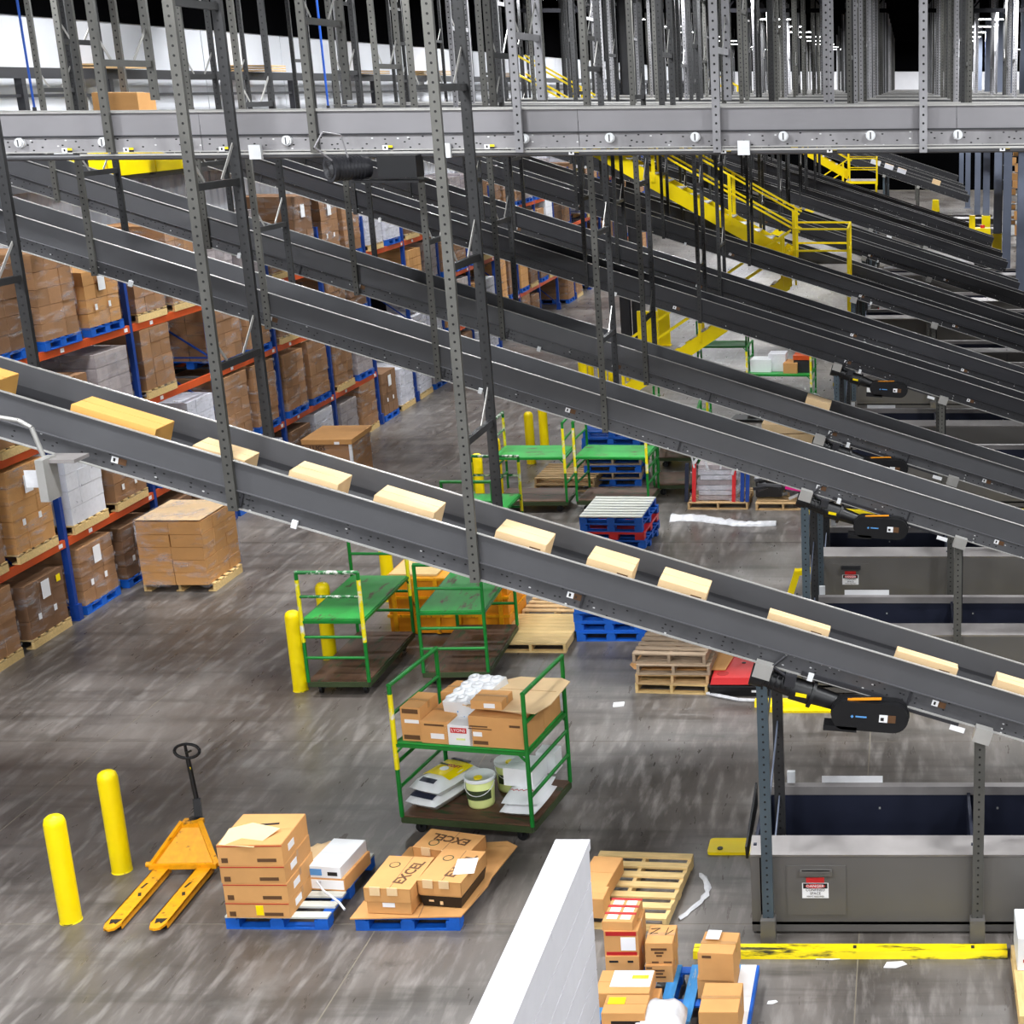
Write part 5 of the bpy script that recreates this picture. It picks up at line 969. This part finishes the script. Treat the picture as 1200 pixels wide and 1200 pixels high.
# ------------------------------------------------------------------ yellow staircases
def stair(label, Y, lower=True):
    t = thing('steel_staircase', label, 'staircase', (-2.6, Y, 0)); m = 0.56; ox = -2.6
    def zb(X): return 5.44 - m * (X + 6.68)
    for yy in (0.3, 1.2): part('stringer', MB().prism([(-9.6 - ox, zb(-9.6)), (-2.9 - ox, zb(-2.9)), (-2.9 - ox, zb(-2.9) + 0.42), (-9.6 - ox, zb(-9.6) + 0.42)], yy, yy + 0.02), M['yellow'], t)
    k = 0; X = -9.3
    while X < -2.9: bx('tread', (0.26, 0.88, 0.03), 'binrim', t, (X - ox, 0.76, zb(X) + 0.36)); X += 0.32
    for yy in (0.3, 1.2):
        for h in (1.0, 1.45): part('handrail', MB().bar((-9.6 - ox, yy, zb(-9.6) + h), (-2.7 - ox, yy, zb(-2.7) + h), 0.045, 0.045), M['yellow'], t)
        for X in (-8.2, -6.35, -4.45, -2.85): part('post', MB().bar((X - ox, yy, zb(X) + 0.2), (X - ox, yy, zb(X) + 1.45), 0.08, 0.08), M['yellow'], t)
    zl = 3.3
    part('landing', MB().box((0.4, 0.3, zl - 0.06), (1.5, 1.9, 0.12)), M['yellow'], t); part('landing_plate', MB().box((0.4, 0.3, zl + 0.006), (1.46, 1.86, 0.01)), M['binrim'], t)
    for h in (0.55, 1.08): part('landing_rail', MB().bar((1.15, -0.65, zl + h), (1.15, 1.25, zl + h), 0.045, 0.045).bar((-0.3, 1.25, zl + h), (1.15, 1.25, zl + h), 0.045, 0.045).bar((-0.2, -0.65, zl + h), (1.15, -0.65, zl + h), 0.045, 0.045), M['yellow'], t)
    for (a, b) in ((1.15, -0.65), (1.15, 1.25), (-0.25, 1.25), (1.15, 0.3), (-0.15, -0.65)): part('post', MB().bar((a, b, zl - 0.3), (a, b, zl + 1.08), 0.05, 0.05), M['yellow'], t)
    for (a, b) in ((1.1, 1.2),): part('column', MB().bar((a, b, 0), (a, b, zl - 0.1), 0.1, 0.1), M['yellow'], t)
    if lower:
        m2 = 0.66
        def z2(X): return zl - 0.4 - m2 * (-0.3 - X)
        xe = -0.3 - (zl - 0.4) / m2
        for yy in (-0.65, -0.05): part('stringer', MB().prism([(xe, 0), (-0.3, z2(-0.3)), (-0.3, z2(-0.3) + 0.38), (xe - 0.1, 0.32), (xe - 0.1, 0)], yy, yy + 0.02), M['yellow'], t)
        X = xe + 0.15
        while X < -0.4: bx('tread', (0.26, 0.58, 0.03), 'binrim', t, (X, -0.35, z2(X) + 0.34)); X += 0.3
        for yy in (-0.65, -0.05):
            for h in (0.95, 1.4): part('handrail', MB().bar((xe - 0.2, yy, h - 0.1), (-0.3, yy, z2(-0.3) + h), 0.045, 0.045), M['yellow'], t)
            for X in (xe + 0.1, -2.6, -0.5): part('post', MB().bar((X, yy, z2(X) + 0.2), (X, yy, z2(X) + 1.4), 0.07, 0.07), M['yellow'], t)
    return t
stair('yellow steel staircase with handrails coming down between the inclines to a landing', 38.0)
stair('far small yellow staircase beyond the packed inclines, upper right', 75.0)
# building columns
for k, (px, Y) in enumerate(((733, 46.3), (747, 46.6))):
    t = thing('column', 'dark steel column seen between two inclines, %s' % ('left one with a red sign' if k == 0 else 'right one'), 'column', (P(px, 380, Y=Y).x, Y, 0))
    part('shaft', MB().box((0, 0, 5.5), (0.3, 0.02, 10.9)).box((0, 0.26, 5.5), (0.3, 0.02, 10.9)).box((0, 0.13, 5.5), (0.02, 0.26, 10.9)), M['steel_dk'], t); bx('base_plate', (0.45, 0.45, 0.03), 'steel_dk', t, (0, 0.13, 0.015))
    if k == 0: part('sign', MB().box((0, -0.02, 2.3), (0.26, 0.01, 0.7)).box((0, -0.027, 2.4), (0.1, 0.006, 0.4), mi=1), [M['red'], M['paper']], t)
for k, (px, Dp) in enumerate(((1195, 52.9), (1177, 60.7), (1163, 67.2), (1153, 76.7), (1146, 86.3), (1132, 100), (1124, 112))):
    Y = Dp; t = thing('column', 'tall blue-grey column beyond the low ends of the inclines, %s from the right' % ORD[k], 'column', (4.05, Y, 0), 0, 'blue-grey columns')
    part('shaft', MB().box((0, 0, 5.5), (0.32, 0.03, 10.9)).box((0, 0.3, 5.5), (0.32, 0.03, 10.9)).box((0, 0.15, 5.5), (0.03, 0.3, 10.9)), M['column'], t); bx('base_plate', (0.5, 0.5, 0.03), 'column', t, (0, 0.15, 0.015))
    if k in (2, 3): bx('guard_wrap', (0.42, 0.42, 1.4), 'yellow', t, (0, 0.1, 0.75))
for k, Y in enumerate((50.0, 56.5, 63.0, 69.5, 76.0, 82.5)):
    t = thing('parcel_shelf', 'steel shelving full of small parcels behind the blue-grey columns, %s unit' % ORD[k], 'shelf', (5.2, Y, 0), 0, 'parcel shelving on the right'); rr = random.Random(k)
    for a in (0, 2.4, 4.8):
        for b in (0, 0.9): bx('upright', (0.06, 0.06, 6.4), 'steel_dk', t, (a, b, 3.2))
    for z in range(8):
        bx('shelf_board', (4.8, 0.95, 0.03), 'steel', t, (2.4, 0.45, 0.5 + z * 0.78))
    bx('yellow_bar', (4.8, 0.04, 0.08), 'yellow', t, (2.4, -0.03, 5.95))
for k, Y in enumerate((50.0, 56.5, 63.0, 69.5, 76.0, 82.5)):
    rr = random.Random(k + 20)
    for z in range(8):
        for a in range(5):
            if rr.random() < 0.25: continue
            w_, h = rr.choice(((0.5, 0.4), (0.7, 0.35), (0.4, 0.5)))
            t = link('parcel', cached(('parcel', w_, h, a % 3), lambda: MB().box((0, 0, h / 2), (w_, 0.6, h)).mesh('parcel', M[('kraft', 'plastic_white', 'whitebox')[a % 3]])), None, (5.2 + 0.5 + a * 0.95, Y + 0.4, 0.515 + z * 0.78))
            tag(t, 'parcel on the %s right-hand shelf unit, %s board up, %s along it' % (ORD[k], ORD[z], ORD[a]), 'parcel', 'parcels on the right-hand shelving')
# bits in the far gap
q = P(1083, 236, 1.0); t = thing('wrapped_sheet', 'white sheet over goods beyond the packed inclines', 'sheet', (-0.95, 84.0, 0.9)); part('sheet', MB().box((0.9, 0, 0.2), (1.3, 1.6, 0.5), top=(0.9, 0.8)), M['paper'], t); part('stain', MB().box((0.8, -0.3, 0.452), (0.5, 0.3, 0.004)), M['kraft'], t)
t = thing('yellow_cover', 'yellow hooded cover over a black base in the far gap', 'cover', (1.55, 80.0, 0)); part('hood', MB().box((0, 0, 1.7), (0.42, 0.4, 0.6), top=(0.75, 0.8)), M['yellow'], t); part('base', MB().box((0, 0, 0.7), (0.4, 0.36, 1.4)), M['black'], t)
t = thing('yellow_machine', 'yellow cleaning machine with a red lamp beside the blue-grey columns', 'machine', (3.3, 65.3, 0)); part('housing', MB().box((0, 0, 1.5), (0.72, 0.8, 0.75), top=(0.9, 0.9)), M['yellow'], t); part('lamp', MB().cyl((0, 0, 1.87), (0, 0, 2.0), 0.1, 10), M['red'], t); part('base', MB().box((0, 0, 0.55), (0.7, 0.8, 1.1)), M['black'], t); part('mast', MB().box((-0.45, 0.1, 1.55), (0.25, 0.25, 1.7)), M['yellow'], t)
for k in range(2): sack('white bulging bag left of the yellow cleaning machine, %s' % ('left one' if k == 0 else 'right one'), 1.7 + 0.95 * k, 66.0 + 4.5, 1.1, R(20 * k), (0.9, 0.8, 0.6), 'plastic_white', cat='bag')
